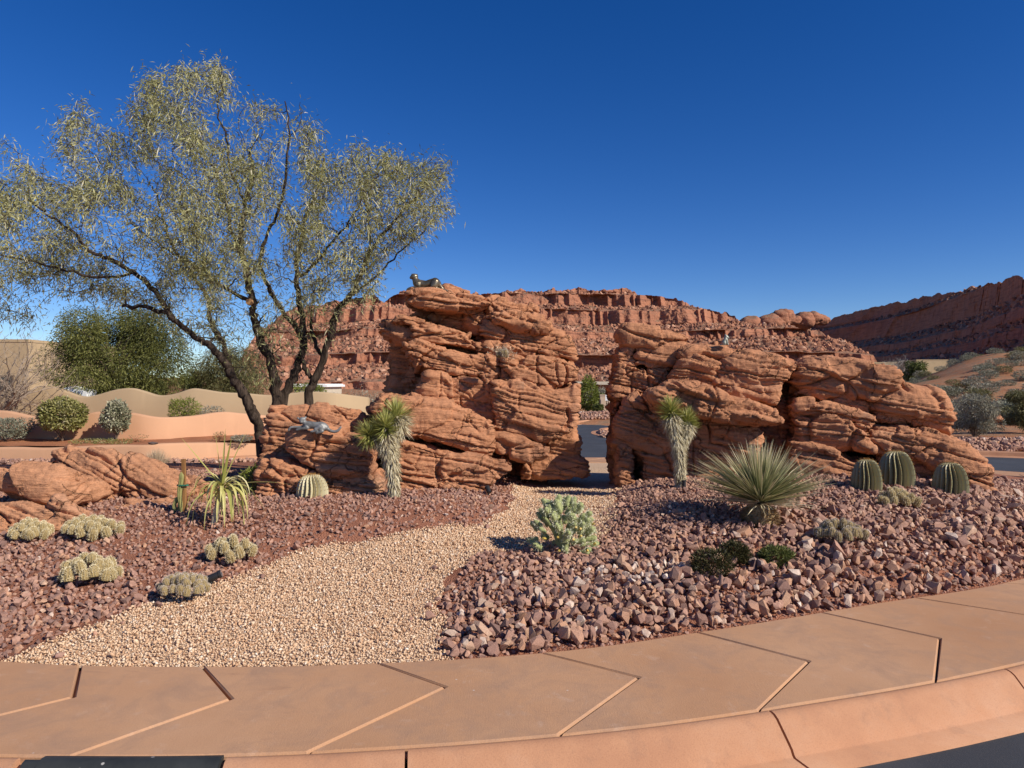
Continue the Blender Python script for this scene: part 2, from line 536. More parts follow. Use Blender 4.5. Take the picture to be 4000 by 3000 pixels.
# edges of the gravel path as the photograph shows them, carried down to the ground
_L = [(92, 2568), (307, 2465), (583, 2373), (819, 2301), (1023, 2230), (1228, 2158), (1556, 2093), (1842, 2050), (1955, 2005), (2016, 1933), (2047, 1892)]
_R = [(1720, 2561), (1699, 2475), (1709, 2353), (1781, 2230), (1883, 2168), (2067, 2156), (2260, 2120), (2360, 2066), (2395, 1990), (2412, 1923)]
_pl = [on_ground(*q)[:2] for q in _L]; _pr = [on_ground(*q)[:2] for q in _R]
PATH = catmull([(_pl[0][0] - .05, 3.7)] + _pl + [(.9, 12), (1.2, 17.5), (2.9, 17.5), (2.0, 12)] + _pr[::-1] + [(_pr[0][0], 3.7)], 4, True)
CR = CX[:, 2] - gbase(CX[:, 0], CX[:, 1], poly_dist(CX[:, :2], INNER[::4]))

# island bed
nr, na = 150, 620
cen = np.array((-1.0, 10.0))
ia = np.linspace(0, 1, na, endpoint=False) * LEN
B2, Bn = curve_at(ia)
B2 = B2 + Bn * .004
rr = 1 - (1 - np.linspace(0.02, 1, nr)) ** 1.35
X = cen[0] + (B2[:, 0] - cen[0])[None] * rr[:, None]; Y = cen[1] + (B2[:, 1] - cen[1])[None] * rr[:, None]
Z = gz(X.ravel(), Y.ravel())
pmv = sstep(-.12, .12, pmask(X.ravel(), Y.ravel()) + .10 * fbm(np.stack([X.ravel(), Y.ravel(), Z * 0], -1) * 3.1, 3, 9))
i = np.arange(nr - 1)[:, None] * na; j = np.arange(na)[None]; j2 = (j + 1) % na
Fq = np.stack([i + j, i + na + j, i + na + j2, i + j2], -1).reshape(-1, 4)
V = np.stack([X.ravel(), Y.ravel(), Z], -1)
V = np.concatenate([V, [(cen[0], cen[1], g1(*cen))]])
tri = np.stack([np.full(na, nr * na), np.arange(na), (np.arange(na) + 1) % na], -1)
tag(obj('garden_ground', V, [tri, Fq], M['bed'], smooth=True, attrs={'path': np.append(pmv, 0)}), kind='structure')

# chevron walk
WALK = 1.0
def slab_poly(b, pts2, ztop, th=.07, bev=.010):
    """one concrete panel with a small chamfer"""
    pts2 = np.asarray(pts2)
    c = Vector((0, 0, 0))
    n = len(pts2)
    e = np.roll(pts2, -1, 0) - np.roll(pts2, 1, 0)
    e1 = pts2 - np.roll(pts2, 1, 0); e2 = np.roll(pts2, -1, 0) - pts2
    e1 /= np.linalg.norm(e1, axis=1, keepdims=True) + 1e-9; e2 /= np.linalg.norm(e2, axis=1, keepdims=True) + 1e-9
    nn = np.stack([-(e1[:, 1] + e2[:, 1]), e1[:, 0] + e2[:, 0]], -1)
    nn /= np.linalg.norm(nn, axis=1, keepdims=True) + 1e-9
    inn = pts2 + nn * bev
    tz = zt(pts2[:, 1])
    top = np.column_stack([inn, ztop + tz]); mid = np.column_stack([pts2, ztop - bev * .9 + tz]); bot = np.column_stack([pts2, ztop - th + tz])
    V = np.concatenate([top, mid, bot])
    k = np.arange(n); k2 = (k + 1) % n
    fq = np.concatenate([np.stack([n + k, n + k2, k2, k], -1), np.stack([2 * n + k, 2 * n + k2, n + k2, n + k], -1)])
    tris = np.array(tessellate_polygon([[Vector((p[0], p[1], 0)) for p in inn]]))
    a, b_, c_ = inn[tris[:, 0]], inn[tris[:, 1]], inn[tris[:, 2]]
    sg = (b_[:, 0] - a[:, 0]) * (c_[:, 1] - a[:, 1]) - (b_[:, 1] - a[:, 1]) * (c_[:, 0] - a[:, 0])
    tris[sg < 0] = tris[sg < 0][:, ::-1]
    b.add(V, [fq, tris])

def st_of(x, y):
    i = np.argmin((INNER[:, 0] - x) ** 2 + (INNER[:, 1] - y) ** 2)
    return _s[i], math.hypot(INNER[i, 0] - x, INNER[i, 1] - y)
KN = [((-3.1, 4.0), (-2.95, 3.55), (-3.6, 3.1)), ((-2.39, 3.93), (-2.17, 3.49), (-2.75, 3.03)), ((-1.71, 3.91), (-1.38, 3.47), (-1.84, 3.0)), ((-.74, 3.94), (-.345, 3.61), (-.87, 3.03)),
      ((.18, 4.11), (.68, 3.74), (.205, 3.16)), ((1.16, 4.41), (1.64, 3.99), (1.19, 3.37)), ((2.12, 4.75), (2.6, 4.34), (2.23, 3.69)), ((2.95, 5.1), (3.5, 4.78), (3.3, 4.1))]
js = []
for a, b_, c in KN:
    s0 = s_of(*a); s1, t1 = st_of(*b_); s2, _t = st_of(*c)
    js.append((s0, s1, s2, min(t1, .6)))
rest = LEN - (js[-1][0] - js[0][0])
nrest = int(round(rest / 1.0))
for q in range(1, nrest):
    s0 = js[7][0] + rest * q / nrest
    js.append((s0, s0 + .42, s0 - .05, .42))
js.append(tuple(v + LEN for v in js[0][:3]) + (js[0][3],))
walk = MB()
gap = .008
for A, B in zip(js[:-1], js[1:]):
    poly = []
    for s_ in np.linspace(B[0] - gap, A[0] + gap, 9): poly.append(ring(s_, .0))
    poly.append(ring(A[1] + gap, A[3]))
    for s_ in np.linspace(A[2] + gap, B[2] - gap, 9): poly.append(ring(s_, 1.0))
    poly.append(ring(B[1] - gap, B[3]))
    poly = np.array(poly)
    ar = np.sum(poly[:, 0] * np.roll(poly[:, 1], -1) - poly[:, 1] * np.roll(poly[:, 0], -1))
    if ar < 0: poly = poly[::-1]
    slab_poly(walk, poly, .15)
# bedding under the joints
sj = np.linspace(0, LEN, 500, endpoint=False)
pa, pb = ring(sj, .004), ring(sj, 1.04)
V = np.concatenate([np.column_stack([pa, .118 + zt(pa[:, 1])]), np.column_stack([pb, .118 + zt(pb[:, 1])])])
k = np.arange(500); k2 = (k + 1) % 500
walk.add(V, np.stack([k, 500 + k, 500 + k2, k2], -1))
tag(walk.build('pavement', M['concrete']), kind='structure')

# rolled kerb and gutter
PROF = np.array([(1.012, .08), (1.013, .144), (1.018, .149), (1.035, .151), (1.055, .146), (1.075, .134), (1.15, .056), (1.168, .036), (1.180, .014), (1.188, .006), (1.31, .0), (1.31, -.08)])
sd0, sd1 = s_of(-1.93, 3.9) - .08, s_of(-1.22, 3.9) - .02
kj = [s_of(.93, 4.4) - .1, s_of(-.55, 3.9)]
kerb = MB()
def sweep(b, s0, s1, prof, n=10, cap=True, dz=0, mi=0):
    s_ = np.linspace(s0, s1, n)
    V = []
    for t, z in prof:
        p = ring(s_, t)
        V.append(np.column_stack([p, z + dz + zt(p[:, 1])]))
    k = len(prof)
    V = np.concatenate(V)
    i = np.arange(k - 1)[:, None] * n; j = np.arange(n - 1)[None]
    b.add(V, np.stack([i + j, i + n + j, i + n + j + 1, i + j + 1], -1).reshape(-1, 4), mi)
    if cap:
        b.add(V[::n], np.array([list(range(k))]), mi); b.add(V[n - 1::n], np.array([list(range(k - 1, -1, -1))]), mi)
cuts = [sd1 + .01, kj[1], kj[0]]
c0 = kj[0]
while c0 + 1.5 < sd0 + LEN - .5:
    c0 += 1.5; cuts.append(c0)
cuts.append(sd0 + LEN - .01)
for a, b in zip(cuts[:-1], cuts[1:]):
    sweep(kerb, a + .006, b - .006, PROF)
tag(kerb.build('kerb', M['kerb'], smooth=False), kind='structure')
for p_ in bpy.data.objects['kerb'].data.polygons: p_.use_smooth = p_.area < .2 and len(p_.vertices) == 4

# asphalt
asph = [(28, -12), (28, 6), (20, 14), (16.5, 18), (14.4, 19.9), (11, 21.3), (8, 23.2), (5.2, 25.0), (3.9, 27.6), (3.6, 29.8), (4.4, 31.8), (8, 35), (14, 38.5), (22, 40), (22, 46), (12, 43.5),
        (6, 39.8), (3.4, 36.6), (1.2, 30), (-1.5, 24.5), (-5, 20.2), (-8, 18.4), (-12, 16.8), (-17, 13), (-20, 6), (-20, -12)]
asph_o = catmull(asph[1:-1], 8)
ASPH = np.concatenate([[asph[0]], asph_o, [asph[-1]]])
inner_a = ring(np.linspace(0, LEN, 300, endpoint=False), 1.28)
loops = [[Vector((p[0], p[1], 0)) for p in ASPH], [Vector((p[0], p[1], 0)) for p in inner_a[::-1]]]
tr = np.array(tessellate_polygon(loops))
allp = np.concatenate([ASPH, inner_a[::-1]])
sg = np.cross(allp[tr[:, 1]] - allp[tr[:, 0]], allp[tr[:, 2]] - allp[tr[:, 0]])
tr[sg < 0] = tr[sg < 0][:, ::-1]
bm = bmesh.new()
vs = [bm.verts.new((p[0], p[1], 0)) for p in allp]
for t in tr:
    try: bm.faces.new([vs[q] for q in t])
    except ValueError: pass
for yy in np.arange(8, 18, 1.0):
    bmesh.ops.bisect_plane(bm, geom=bm.verts[:] + bm.edges[:] + bm.faces[:], plane_co=(0, yy, 0), plane_no=(0, 1, 0))
for v in bm.verts: v.co.z = float(zt(v.co.y)) - .012
me = bpy.data.meshes.new('road'); bm.to_mesh(me); bm.free(); me.materials.append(M['asphalt'])
tag(place('road', me), kind='structure')

# outer kerb along the far side of the road
ok = MB()
mid = asph_o
seg = np.gradient(mid, axis=0); seg /= np.linalg.norm(seg, axis=1, keepdims=True)
nn = np.stack([-seg[:, 1], seg[:, 0]], -1)
# points run counter-clockwise round the road, so outward is to the right
nn = -nn
prof = [(-.3, -.02), (-.28, .0), (0, .01), (.04, .10), (.07, .125), (.28, .125), (.28, -.1)]
V = np.concatenate([np.column_stack([mid + nn * t, z + zt(mid[:, 1])]) for t, z in prof])
n = len(mid); i = np.arange(len(prof) - 1)[:, None] * n; j = np.arange(n - 1)[None]
ok.add(V, np.stack([i + j, i + j + 1, i + n + j + 1, i + n + j], -1).reshape(-1, 4))
tag(ok.build('outer_kerb', M['kerb']), kind='structure')

# surrounding land, one sheet to the horizon
def land(x, y):
    x = np.asarray(x, float); y = np.asarray(y, float)
    right = sstep(.50, .72, x / np.maximum(y, 1))
    r = sstep(30, 95, y) * 6.0 * right + sstep(30, 70, y) * .5 * (1 - right)
    r = r + sstep(80, 170, y) * .2
    r = r + sstep(22.5, 25, y) * .22 * right
    q = np.stack([x, y, x * 0], -1)
    r = r + fbm(q * .045, 4, 3) * 1.1 * sstep(32, 70, y) + .25 * fbm(q * .3, 3, 4) * sstep(24, 40, y)
    # two red hummocks on the right-hand slope
    r = r + 1.0 * np.exp(-(((x - 34) / 7) ** 2 + ((y - 63) / 5) ** 2)) + 1.0 * np.exp(-(((x - 45) / 8) ** 2 + ((y - 74) / 6) ** 2))
    return zt(y) - .04 + r
def l1(x, y): return float(land(np.array([x]), np.array([y]))[0])
ang = np.linspace(-math.pi, math.pi, 241)
an2 = np.concatenate([np.linspace(rad(40), rad(140), 260), np.linspace(rad(140), rad(400), 60)[1:-1]])
ds = np.concatenate([[0], np.linspace(1.5, 60, 110), np.geomspace(61, 900, 70), [2600]])
X = np.cos(an2)[None] * ds[:, None]; Y = np.sin(an2)[None] * ds[:, None]
Z = land(X.ravel(), Y.ravel())
na2 = len(an2)
i = np.arange(len(ds) - 1)[:, None] * na2; j = np.arange(na2)[None]; j2 = (j + 1) % na2
m = NT('desert_soil', .95, .1)
c = m.ramp(m.noise(.25, 6, .62), [(.3, (.33, .14, .07)), (.5, (.42, .19, .09)), (.7, (.48, .25, .14))])
c = m.mix(m.ramp(m.noise(1.2, 5, .65), [(.45, (0, 0, 0)), (.62, (.75, .75, .75))]), c, (.28, .195, .12))
c = m.mix(m.ramp(m.vor(1.1), [(.14, (.8, .8, .8)), (.30, (0, 0, 0))]), c, (.22, .20, .13))
c = m.mix(m.ramp(m.noise(9, 4), [(.35, (.45, .45, .45)), (.55, (0, 0, 0))]), c, (.2, .09, .05))
M['soil'] = m.out(c, m.bump(m.noise(6, 6, .7), .7, .08))
tag(obj('ground', np.stack([X.ravel(), Y.ravel(), Z], -1), np.stack([i + j, i + na2 + j, i + na2 + j2, i + j2], -1).reshape(-1, 4)[na2:], M['soil'], smooth=True), kind='structure')
# ------------------------------------------------------------------ sandstone outcrops
def layer_noise(p, c, seed, kx=.8, sharp=.22):
    """stepped noise: constant inside a stratum, sharp at its edges, drifting along it"""
    f = np.floor(c); t = c - f
    t = sstep(1 - sharp, 1.0, t)
    a = vn(np.stack([p[:, 0] * kx, p[:, 1] * kx, f * 7.13], -1), seed)
    b = vn(np.stack([p[:, 0] * kx, p[:, 1] * kx, (f + 1) * 7.13], -1), seed)
    return a * (1 - t) + b * t - .5

def slab(poly, depth, thick=.8, yaw=0, lean=0, bulge=.10, br=.22, vox=.0130, dip=.2, rough=1.0, sm=2, grow=.016, seed=0, cracks=()):
    """a sandstone block: outline in photograph pixels gets its own distance, depth and thickness"""
    poly = np.asarray(poly, float)
    bulge *= .75; br *= .72
    c = poly.mean(0)
    n = np.array([math.sin(yaw) * math.cos(lean), -math.cos(yaw) * math.cos(lean), math.sin(lean)])   # towards the viewer
    o = np.array(P(c[0], c[1], depth))
    eye = np.array((0, 0, CAMZ))
    ax = np.array([math.cos(yaw), math.sin(yaw), 0.0]); az = np.cross(ax, -n); az = az if az[2] > 0 else -az
    dense = []
    for a, b in zip(poly, np.roll(poly, -1, 0)):
        k = max(1, int(np.linalg.norm(b - a) / 18))
        for t in range(k): dense.append(a + (b - a) * t / k)
    dense = np.array(dense)
    rays = np.stack([(dense[:, 0] - 2000) / F, np.ones(len(dense)), -(dense[:, 1] - 1500) / F], -1)
    t = ((o - eye) @ n) / (rays @ n)
    W3 = eye + rays * t[:, None]
    uv = np.stack([(W3 - o) @ ax, (W3 - o) @ az], -1)
    # allow for the rounding, and a little irregularity of the outline
    t1_ = uv - np.roll(uv, 1, 0); t2_ = np.roll(uv, -1, 0) - uv
    t1_ /= np.linalg.norm(t1_, axis=1, keepdims=True) + 1e-9; t2_ /= np.linalg.norm(t2_, axis=1, keepdims=True) + 1e-9
    nr_ = np.stack([t1_[:, 1] + t2_[:, 1], -t1_[:, 0] - t2_[:, 0]], -1)
    nr_ /= np.linalg.norm(nr_, axis=1, keepdims=True) + 1e-9
    if np.sum(uv[:, 0] * np.roll(uv[:, 1], -1) - uv[:, 1] * np.roll(uv[:, 0], -1)) < 0: nr_ = -nr_
    uv = uv + nr_ * grow
    uv = uv + .018 * np.stack([fbm(np.column_stack([uv * 5, uv[:, :1] * 0 + seed]), 3, 21), fbm(np.column_stack([uv * 5, uv[:, :1] * 0 + seed]), 3, 22)], -1)
    k = len(uv)
    fr = o + uv[:, :1] * ax + uv[:, 1:] * az
    bk = fr - n * thick
    V = np.concatenate([fr, bk])
    tr = np.array(tessellate_polygon([[Vector((p[0], p[1], 0)) for p in uv]]))
    i = np.arange(k); i2 = (i + 1) % k
    ar = np.sum(uv[:, 0] * np.roll(uv[:, 1], -1) - uv[:, 1] * np.roll(uv[:, 0], -1))
    a, b, c3 = uv[tr[:, 0]], uv[tr[:, 1]], uv[tr[:, 2]]
    sg = (b[:, 0] - a[:, 0]) * (c3[:, 1] - a[:, 1]) - (b[:, 1] - a[:, 1]) * (c3[:, 0] - a[:, 0])
    tr[sg < 0] = tr[sg < 0][:, ::-1]
    q = np.stack([i, k + i, k + i2, i2], -1)
    if ar < 0: q = q[:, ::-1]
    V, Fs = remesh(V, [np.concatenate([tr, (tr + k)[:, ::-1]]), q], vox, sm)
    # rounded front and back
    rel = V - o
    u2 = np.stack([rel @ ax, rel @ az], -1); dn = rel @ n
    dd = np.clip(poly_dist(u2, uv[::2]) / br, 0, 1)
    rec = bulge * (1 - np.sqrt(np.clip(1 - (1 - dd) ** 2, 0, 1)))
    front = sstep(-thick * .55, 0, dn)
    V = V - n * (rec * (2 * front - 1) * np.where(front > .5, 1, .8))[:, None]
    # strata, on every face but the back
    VA, NA = V, vnormals(V, Fs)
    keep = np.where(NA[:, 1] < .62)[0]
    V, N, front = VA[keep], NA[keep], front[keep]
    p = V + seed * 3.7
    warp = .10 * fbm(p * .9, 3, 31) + .03 * fbm(p * 3.1, 3, 33)
    cc = V[:, 2] + dip * V[:, 0] + warp + seed * .61
    side = np.clip(1.25 - np.abs(N[:, 2]), .25, 1)
    d = .060 * layer_noise(p, cc * 5.5, 41, 1.0, .12) + .050 * layer_noise(p, cc * 13, 42, 1.5, .18) + .034 * layer_noise(p, cc * 29, 43, 2.6, .35)
    d = d * side * (.25 + 1.0 * sstep(.40, .62, vn(np.stack([p[:, 0] * .9, p[:, 1] * .9, cc * 2.6], -1), 47)))
    d = d + .034 * fbm(p * 1.7, 3, 44) + .018 * fbm(p * 5.5, 4, 45) + .012 * fbm(p * 19, 3, 46)
    # block joints: cells stretched along the bedding
    wp = p + .12 * np.stack([fbm(p * 2.2, 3, 51), fbm(p * 2.2, 3, 52), fbm(p * 2.2, 3, 53)], -1)
    cz = wp[:, 2] + dip * wp[:, 0]
    f1, f2, hh = worley(np.stack([wp[:, 0] * 1.5, wp[:, 1] * 1.1, cz * 2.4], -1), 61)
    msk = sstep(.42, .56, vn(p * 1.4, 63))
    d = d - .062 * np.exp(-((f2 - f1) / .040) ** 2) * msk + .085 * (hh - .5)
    # chipped ledges: smaller broken blocks in patches
    g1_, g2_, h3 = worley(np.stack([wp[:, 0] * 3.6, wp[:, 1] * 2.6, cz * 8.5], -1), 67)
    pm3 = sstep(.46, .58, vn(p * 1.9 + 4, 69))
    d = d + (.055 * (h3 - .5) - .026 * np.exp(-((g2_ - g1_) / .05) ** 2)) * pm3
    # scooped weathering pits
    d = d - .035 * sstep(.64, .8, vn(np.stack([p[:, 0] * 2.1, p[:, 1] * 2.1, cz * 4.2], -1), 66))
    # thin bedding cracks
    bc = cc * 9 + .4 * fbm(p * 1.3, 2, 71)
    fr_ = np.abs(bc - np.floor(bc) - .5)
    bm_ = sstep(.5, .62, vn(np.stack([p[:, 0] * 1.1, p[:, 1] * 1.1, np.floor(bc) * 3.3], -1), 72))
    d = d - .058 * np.exp(-(fr_ / .06) ** 2) * bm_ * side
    bc2 = cc * 21 + .5 * fbm(p * 1.7, 2, 73)
    fr2 = np.abs(bc2 - np.floor(bc2) - .5)
    bm2 = sstep(.48, .6, vn(np.stack([p[:, 0] * 1.6, p[:, 1] * 1.6, np.floor(bc2) * 3.3], -1), 74))
    d = d - .034 * np.exp(-(fr2 / .13) ** 2) * bm2 * side
    # traced joints (photograph pixels)
    if len(cracks):
        pxs = np.stack([2000 + F * V[:, 0] / V[:, 1], 1500 + F * (CAMZ - V[:, 2]) / V[:, 1]], -1)
        for line, wd, dp in cracks:
            L = np.asarray(line, float)
            best = np.full(len(V), 1e9)
            for a, b in zip(L[:-1], L[1:]):
                e = b - a; w = pxs - a
                tt = np.clip((w @ e) / (e @ e), 0, 1)
                best = np.minimum(best, np.linalg.norm(w - tt[:, None] * e, axis=1))
            best = best + 3.0 * fbm(V * 9, 2, 81)
            d = d - dp * np.exp(-(best / wd) ** 2) * front
    d = d + .004
    d = d * rough * (1 - sstep(.35, .62, N[:, 1]))
    VA[keep] = V + N * d[:, None]
    V = VA
    return V, Fs

def tr3(pts): return [(1400 + u / 1.843, 1050 + v / 1.843) for u, v in pts]
def trA(pts): return [(2350 + u / 2.304, 1240 + v / 2.304) for u, v in pts]
def trB(pts): return [(3050 + u / 2.353, 1350 + v / 2.353) for u, v in pts]
def trL(pts): return [(u / 2.911, 1690 + v / 2.911) for u, v in pts]
def trF(pts): return [(950 + u / 2.164, 1540 + v / 2.164) for u, v in pts]

def outcrop(label, loc, blocks, mat):
    t = thing('sandstone_outcrop', loc, label, 'rock outcrop', 'sandstone outcrops in the planting bed')
    for q, b in enumerate(blocks):
        nm, poly, kw = b
        kw = dict(kw); kw.setdefault('seed', q + len(blocks) * 3)
        V, Fs = slab(poly, **kw)
        obj(nm, V, Fs, mat, t, smooth=True)
    return t

# tall outcrop left of the gap
Y3 = .20
tall = [
 ('core_rock', tr3([(430,300),(940,330),(1050,430),(1420,440),(1540,620),(1590,800),(1560,1150),(1500,1420),(1250,1480),(980,1500),(500,1500),(230,1350),(220,900),(300,560)]), dict(depth=9.6, thick=1.1, yaw=Y3)),
 ('slab', tr3([(350,165),(380,150),(560,152),(640,150),(700,158),(800,168),(930,203),(962,232),(940,262),(890,285),(780,282),(640,272),(500,277),(430,245),(380,215)]), dict(depth=8.72, thick=.95, yaw=Y3, br=.16, sm=3)),
 ('slab', tr3([(560,168),(600,140),(625,128),(690,150),(760,172),(660,200)]), dict(depth=9.25, thick=.3, br=.1, sm=4)),
 ('slab', tr3([(945,228),(1010,218),(1100,235),(1180,255),(1290,290),(1285,330),(1180,345),(1090,335),(970,320)]), dict(depth=9.05, thick=.9, yaw=Y3, br=.14, sm=4)),
 ('slab', tr3([(962,320),(1100,312),(1250,335),(1350,360),(1392,378),(1380,420),(1290,430),(1130,412),(1000,387)]), dict(depth=8.88, thick=.9, yaw=Y3, br=.14, sm=4)),
 ('boulder', tr3([(520,345),(640,315),(775,302),(790,420),(640,410)]), dict(depth=9.3, thick=.6, br=.12, sm=4)),
 ('boulder', tr3([(780,312),(840,295),(905,300),(942,380),(890,440),(830,450),(770,410)]), dict(depth=9.08, thick=.7, br=.14, sm=5)),
 ('boulder', tr3([(868,400),(920,386),(1000,390),(1050,418),(1052,500),(990,525),(925,532),(885,485)]), dict(depth=8.92, thick=.7, br=.14, sm=5)),
 ('boulder', tr3([(1052,430),(1110,410),(1300,430),(1420,420),(1500,450),(1532,540),(1568,655),(1480,645),(1250,625),(1060,595),(930,610),(920,535),(1050,515)]), dict(depth=9.0, thick=1.1, yaw=Y3, br=.22)),
 ('slab', tr3([(110,405),(150,385),(300,380),(372,415),(405,468),(345,520),(240,525),(170,500),(120,450)]), dict(depth=8.78, thick=.85, yaw=-.1, br=.24, bulge=.16)),
 ('slab', tr3([(230,378),(300,332),(420,320),(560,370),(700,400),(800,450),(890,520),(945,592),(900,612),(700,565),(500,535),(380,530),(395,440),(370,400)]), dict(depth=8.68, thick=1.0, yaw=Y3, br=.2)),
 ('slab', tr3([(338,545),(400,512),(480,520),(700,560),(900,600),(1022,640),(1018,720),(1006,795),(900,782),(700,752),(520,725),(430,702),(365,622)]), dict(depth=8.60, thick=1.0, yaw=Y3, br=.2)),
 ('boulder', tr3([(235,530),(345,515),(420,700),(420,940),(205,930),(218,740)]), dict(depth=9.4, thick=.7, yaw=-.35)),
 ('boulder', tr3([(330,800),(400,690),(520,740),(540,900),(460,950),(310,930)]), dict(depth=9.2, thick=.6, yaw=-.35, br=.2)),
 ('boulder', tr3([(515,765),(700,758),(985,800),(985,1180),(900,1130),(700,1010),(470,945),(455,885)]), dict(depth=8.63, thick=1.0, yaw=Y3, br=.14, cracks=[(tr3([(735,760),(730,850),(745,990)]), 2.5, .05), (tr3([(590,770),(595,860),(575,960)]), 2.5, .04)])),
 ('boulder', tr3([(1038,605),(1250,625),(1480,642),(1617,690),(1610,750),(1600,805),(1450,845),(1290,835),(1028,802),(1020,720)]), dict(depth=8.70, thick=1.1, yaw=.12, br=.16, cracks=[(tr3([(1285,640),(1290,830)]), 2.5, .05), (tr3([(1420,660),(1430,760),(1450,840)]), 3, .05)])),
 ('boulder', tr3([(980,810),(1290,832),(1440,862),(1600,838),(1612,960),(1592,1110),(1530,1180),(1480,1212),(1420,1252),(1300,1232),(1120,1192),(970,1182)]), dict(depth=8.52, thick=1.2, yaw=.12, br=.24, bulge=.12, cracks=[(tr3([(1160,900),(1150,1010),(1190,1080)]), 2.5, .04), (tr3([(1510,1020),(1530,1090),(1490,1150)]), 6, .09)])),
 ('slab', tr3([(100,1040),(115,1005),(180,925),(420,950),(700,980),(900,1060),(962,1110),(970,1190),(1002,1290),(960,1332),(800,1312),(560,1252),(350,1192),(150,1120)]), dict(depth=8.18, thick=1.3, yaw=Y3, br=.2, bulge=.11, cracks=[(tr3([(460,950),(400,990),(350,1040)]), 3.0, .06), (tr3([(770,1060),(740,1150),(700,1200)]), 2, .03)])),
 ('slab', tr3([(270,1220),(450,1250),(700,1332),(900,1362),(1080,1372),(1122,1412),(1090,1482),(1000,1522),(930,1640),(640,1720),(280,1700),(230,1500)]), dict(depth=8.05, thick=1.5, yaw=Y3, br=.18, bulge=.10, cracks=[(tr3([(560,1300),(560,1450),(590,1640)]), 2.5, .04)])),
 ('slab', tr3([(960,1190),(1130,1198),(1300,1250),(1388,1280),(1376,1362),(1240,1392),(1000,1345)]), dict(depth=8.45, thick=1.0, yaw=.1, br=.16)),
 ('boulder', tr3([(1370,1262),(1490,1190),(1580,1120),(1600,1280),(1650,1400),(1680,1500),(1500,1530),(1180,1520),(1190,1440),(1310,1390)]), dict(depth=9.0, thick=1.3, yaw=.1, br=.24, bulge=.13)),
]
outcrop('tall stacked red sandstone outcrop with a bronze cat crouched on its top', (-.9, 8.4, .3), tall, M['sandstone'])

YB = -.22
fa = [
 ('core_rock', trA([(160,300),(700,250),(1160,270),(1780,420),(1700,720),(1560,1000),(1450,1480),(900,1480),(300,1480),(100,1330),(95,1000),(95,640),(140,430)]), dict(depth=9.35, thick=.9, yaw=-.1)),
 ('slab', trA([(152,140),(200,80),(300,74),(480,95),(660,125),(740,158),(797,190),(780,215),(600,236),(430,233),(260,236),(215,215)]), dict(depth=9.0, thick=.9, yaw=-.1, br=.16, sm=5)),
 ('boulder', trA([(130,400),(150,312),(200,268),(285,262),(292,425),(180,432)]), dict(depth=9.05, thick=.8, yaw=-.1, br=.12, sm=4)),
 ('slab', trA([(290,262),(500,247),(700,238),(792,262),(740,300),(700,350),(640,432),(400,430),(288,425)]), dict(depth=8.98, thick=1.0, yaw=-.1, br=.12, sm=4)),
 ('boulder', trA([(150,435),(240,425),(395,442),(640,442),(600,540),(600,600),(480,640),(450,705),(300,700),(180,770),(100,900),(88,640)]), dict(depth=9.0, thick=1.0, yaw=-.12, br=.14, cracks=[(trA([(400,440),(420,560),(440,690)]), 4, .08), (trA([(280,450),(265,700)]), 3, .05)])),
 ('slab', trA([(700,345),(740,300),(800,265),(1000,262),(1160,272),(1192,302),(1170,342),(1130,372),(1000,367),(850,347)]), dict(depth=8.75, thick=1.0, yaw=-.1, br=.1, sm=4)),
 ('slab', trA([(1010,252),(1180,246),(1186,268),(1100,278),(1015,276)]), dict(depth=8.9, thick=.7, br=.06, sm=2, vox=.016)),
 ('boulder', trA([(598,560),(595,510),(640,420),(720,342),(850,345),(1000,380),(1070,400),(1035,500),(1045,600),(1015,642),(900,592),(760,562)]), dict(depth=8.68, thick=1.0, yaw=-.22, lean=.12, br=.22)),
 ('boulder', trA([(1020,545),(1030,480),(1080,410),(1180,370),(1260,310),(1480,340),(1680,380),(1805,420),(1745,470),(1680,520),(1622,640),(1572,762),(1440,742),(1200,702),(1060,652)]), dict(depth=8.52, thick=1.1, yaw=-.24, lean=.12, br=.24, bulge=.12)),
 ('slab', trA([(448,672),(460,640),(560,612),(572,585),(620,560),(760,572),(872,596),(882,620),(1000,652),(1150,702),(1380,762),(1560,822),(1664,910),(1630,932),(1440,962),(1250,932),(1000,882),(860,852),(700,802),(520,752)]), dict(depth=8.15, thick=1.2, yaw=-.12, lean=.1, br=.2, bulge=.14, cracks=[(trA([(1000,655),(1050,760),(1000,850)]), 3, .06)])),
 ('boulder', trA([(120,960),(210,772),(290,702),(400,690),(520,772),(700,850),(760,960),(700,1180),(500,1222),(380,1190),(250,1150),(120,1140)]), dict(depth=8.62, thick=1.1, yaw=-.2, br=.24, bulge=.13)),
 ('boulder', trA([(740,1000),(870,930),(1000,942),(1180,962),(1340,985),(1422,1040),(1432,1062),(1422,1170),(1430,1500),(1000,1520),(740,1500)]), dict(depth=8.5, thick=1.2, yaw=-.2, br=.2, cracks=[(trA([(820,1010),(820,1260),(850,1490)]), 3.5, .06), (trA([(1170,965),(1110,1060),(1090,1100)]), 3, .05), (trA([(960,950),(1000,1060),(1100,1100)]), 3, .05)])),
 ('boulder', trA([(140,1155),(170,1130),(280,1150),(322,1190),(312,1300),(295,1420),(350,1500),(260,1570),(130,1570),(122,1400)]), dict(depth=8.62, thick=.7, br=.2, bulge=.16)),
 ('slab', trA([(350,1210),(520,1235),(760,1290),(760,1560),(450,1560),(340,1540)]), dict(depth=8.6, thick=.9, yaw=-.15, br=.16)),
 ('boulder', trA([(95,1060),(200,1100),(220,1500),(90,1400),(60,1372)]), dict(depth=9.15, thick=.9, yaw=-.3)),
]
outcrop('squarish red sandstone outcrop right of the path gap, flat slab balanced on its left end', (2.6, 8.6, .4), fa, M['sandstone'])
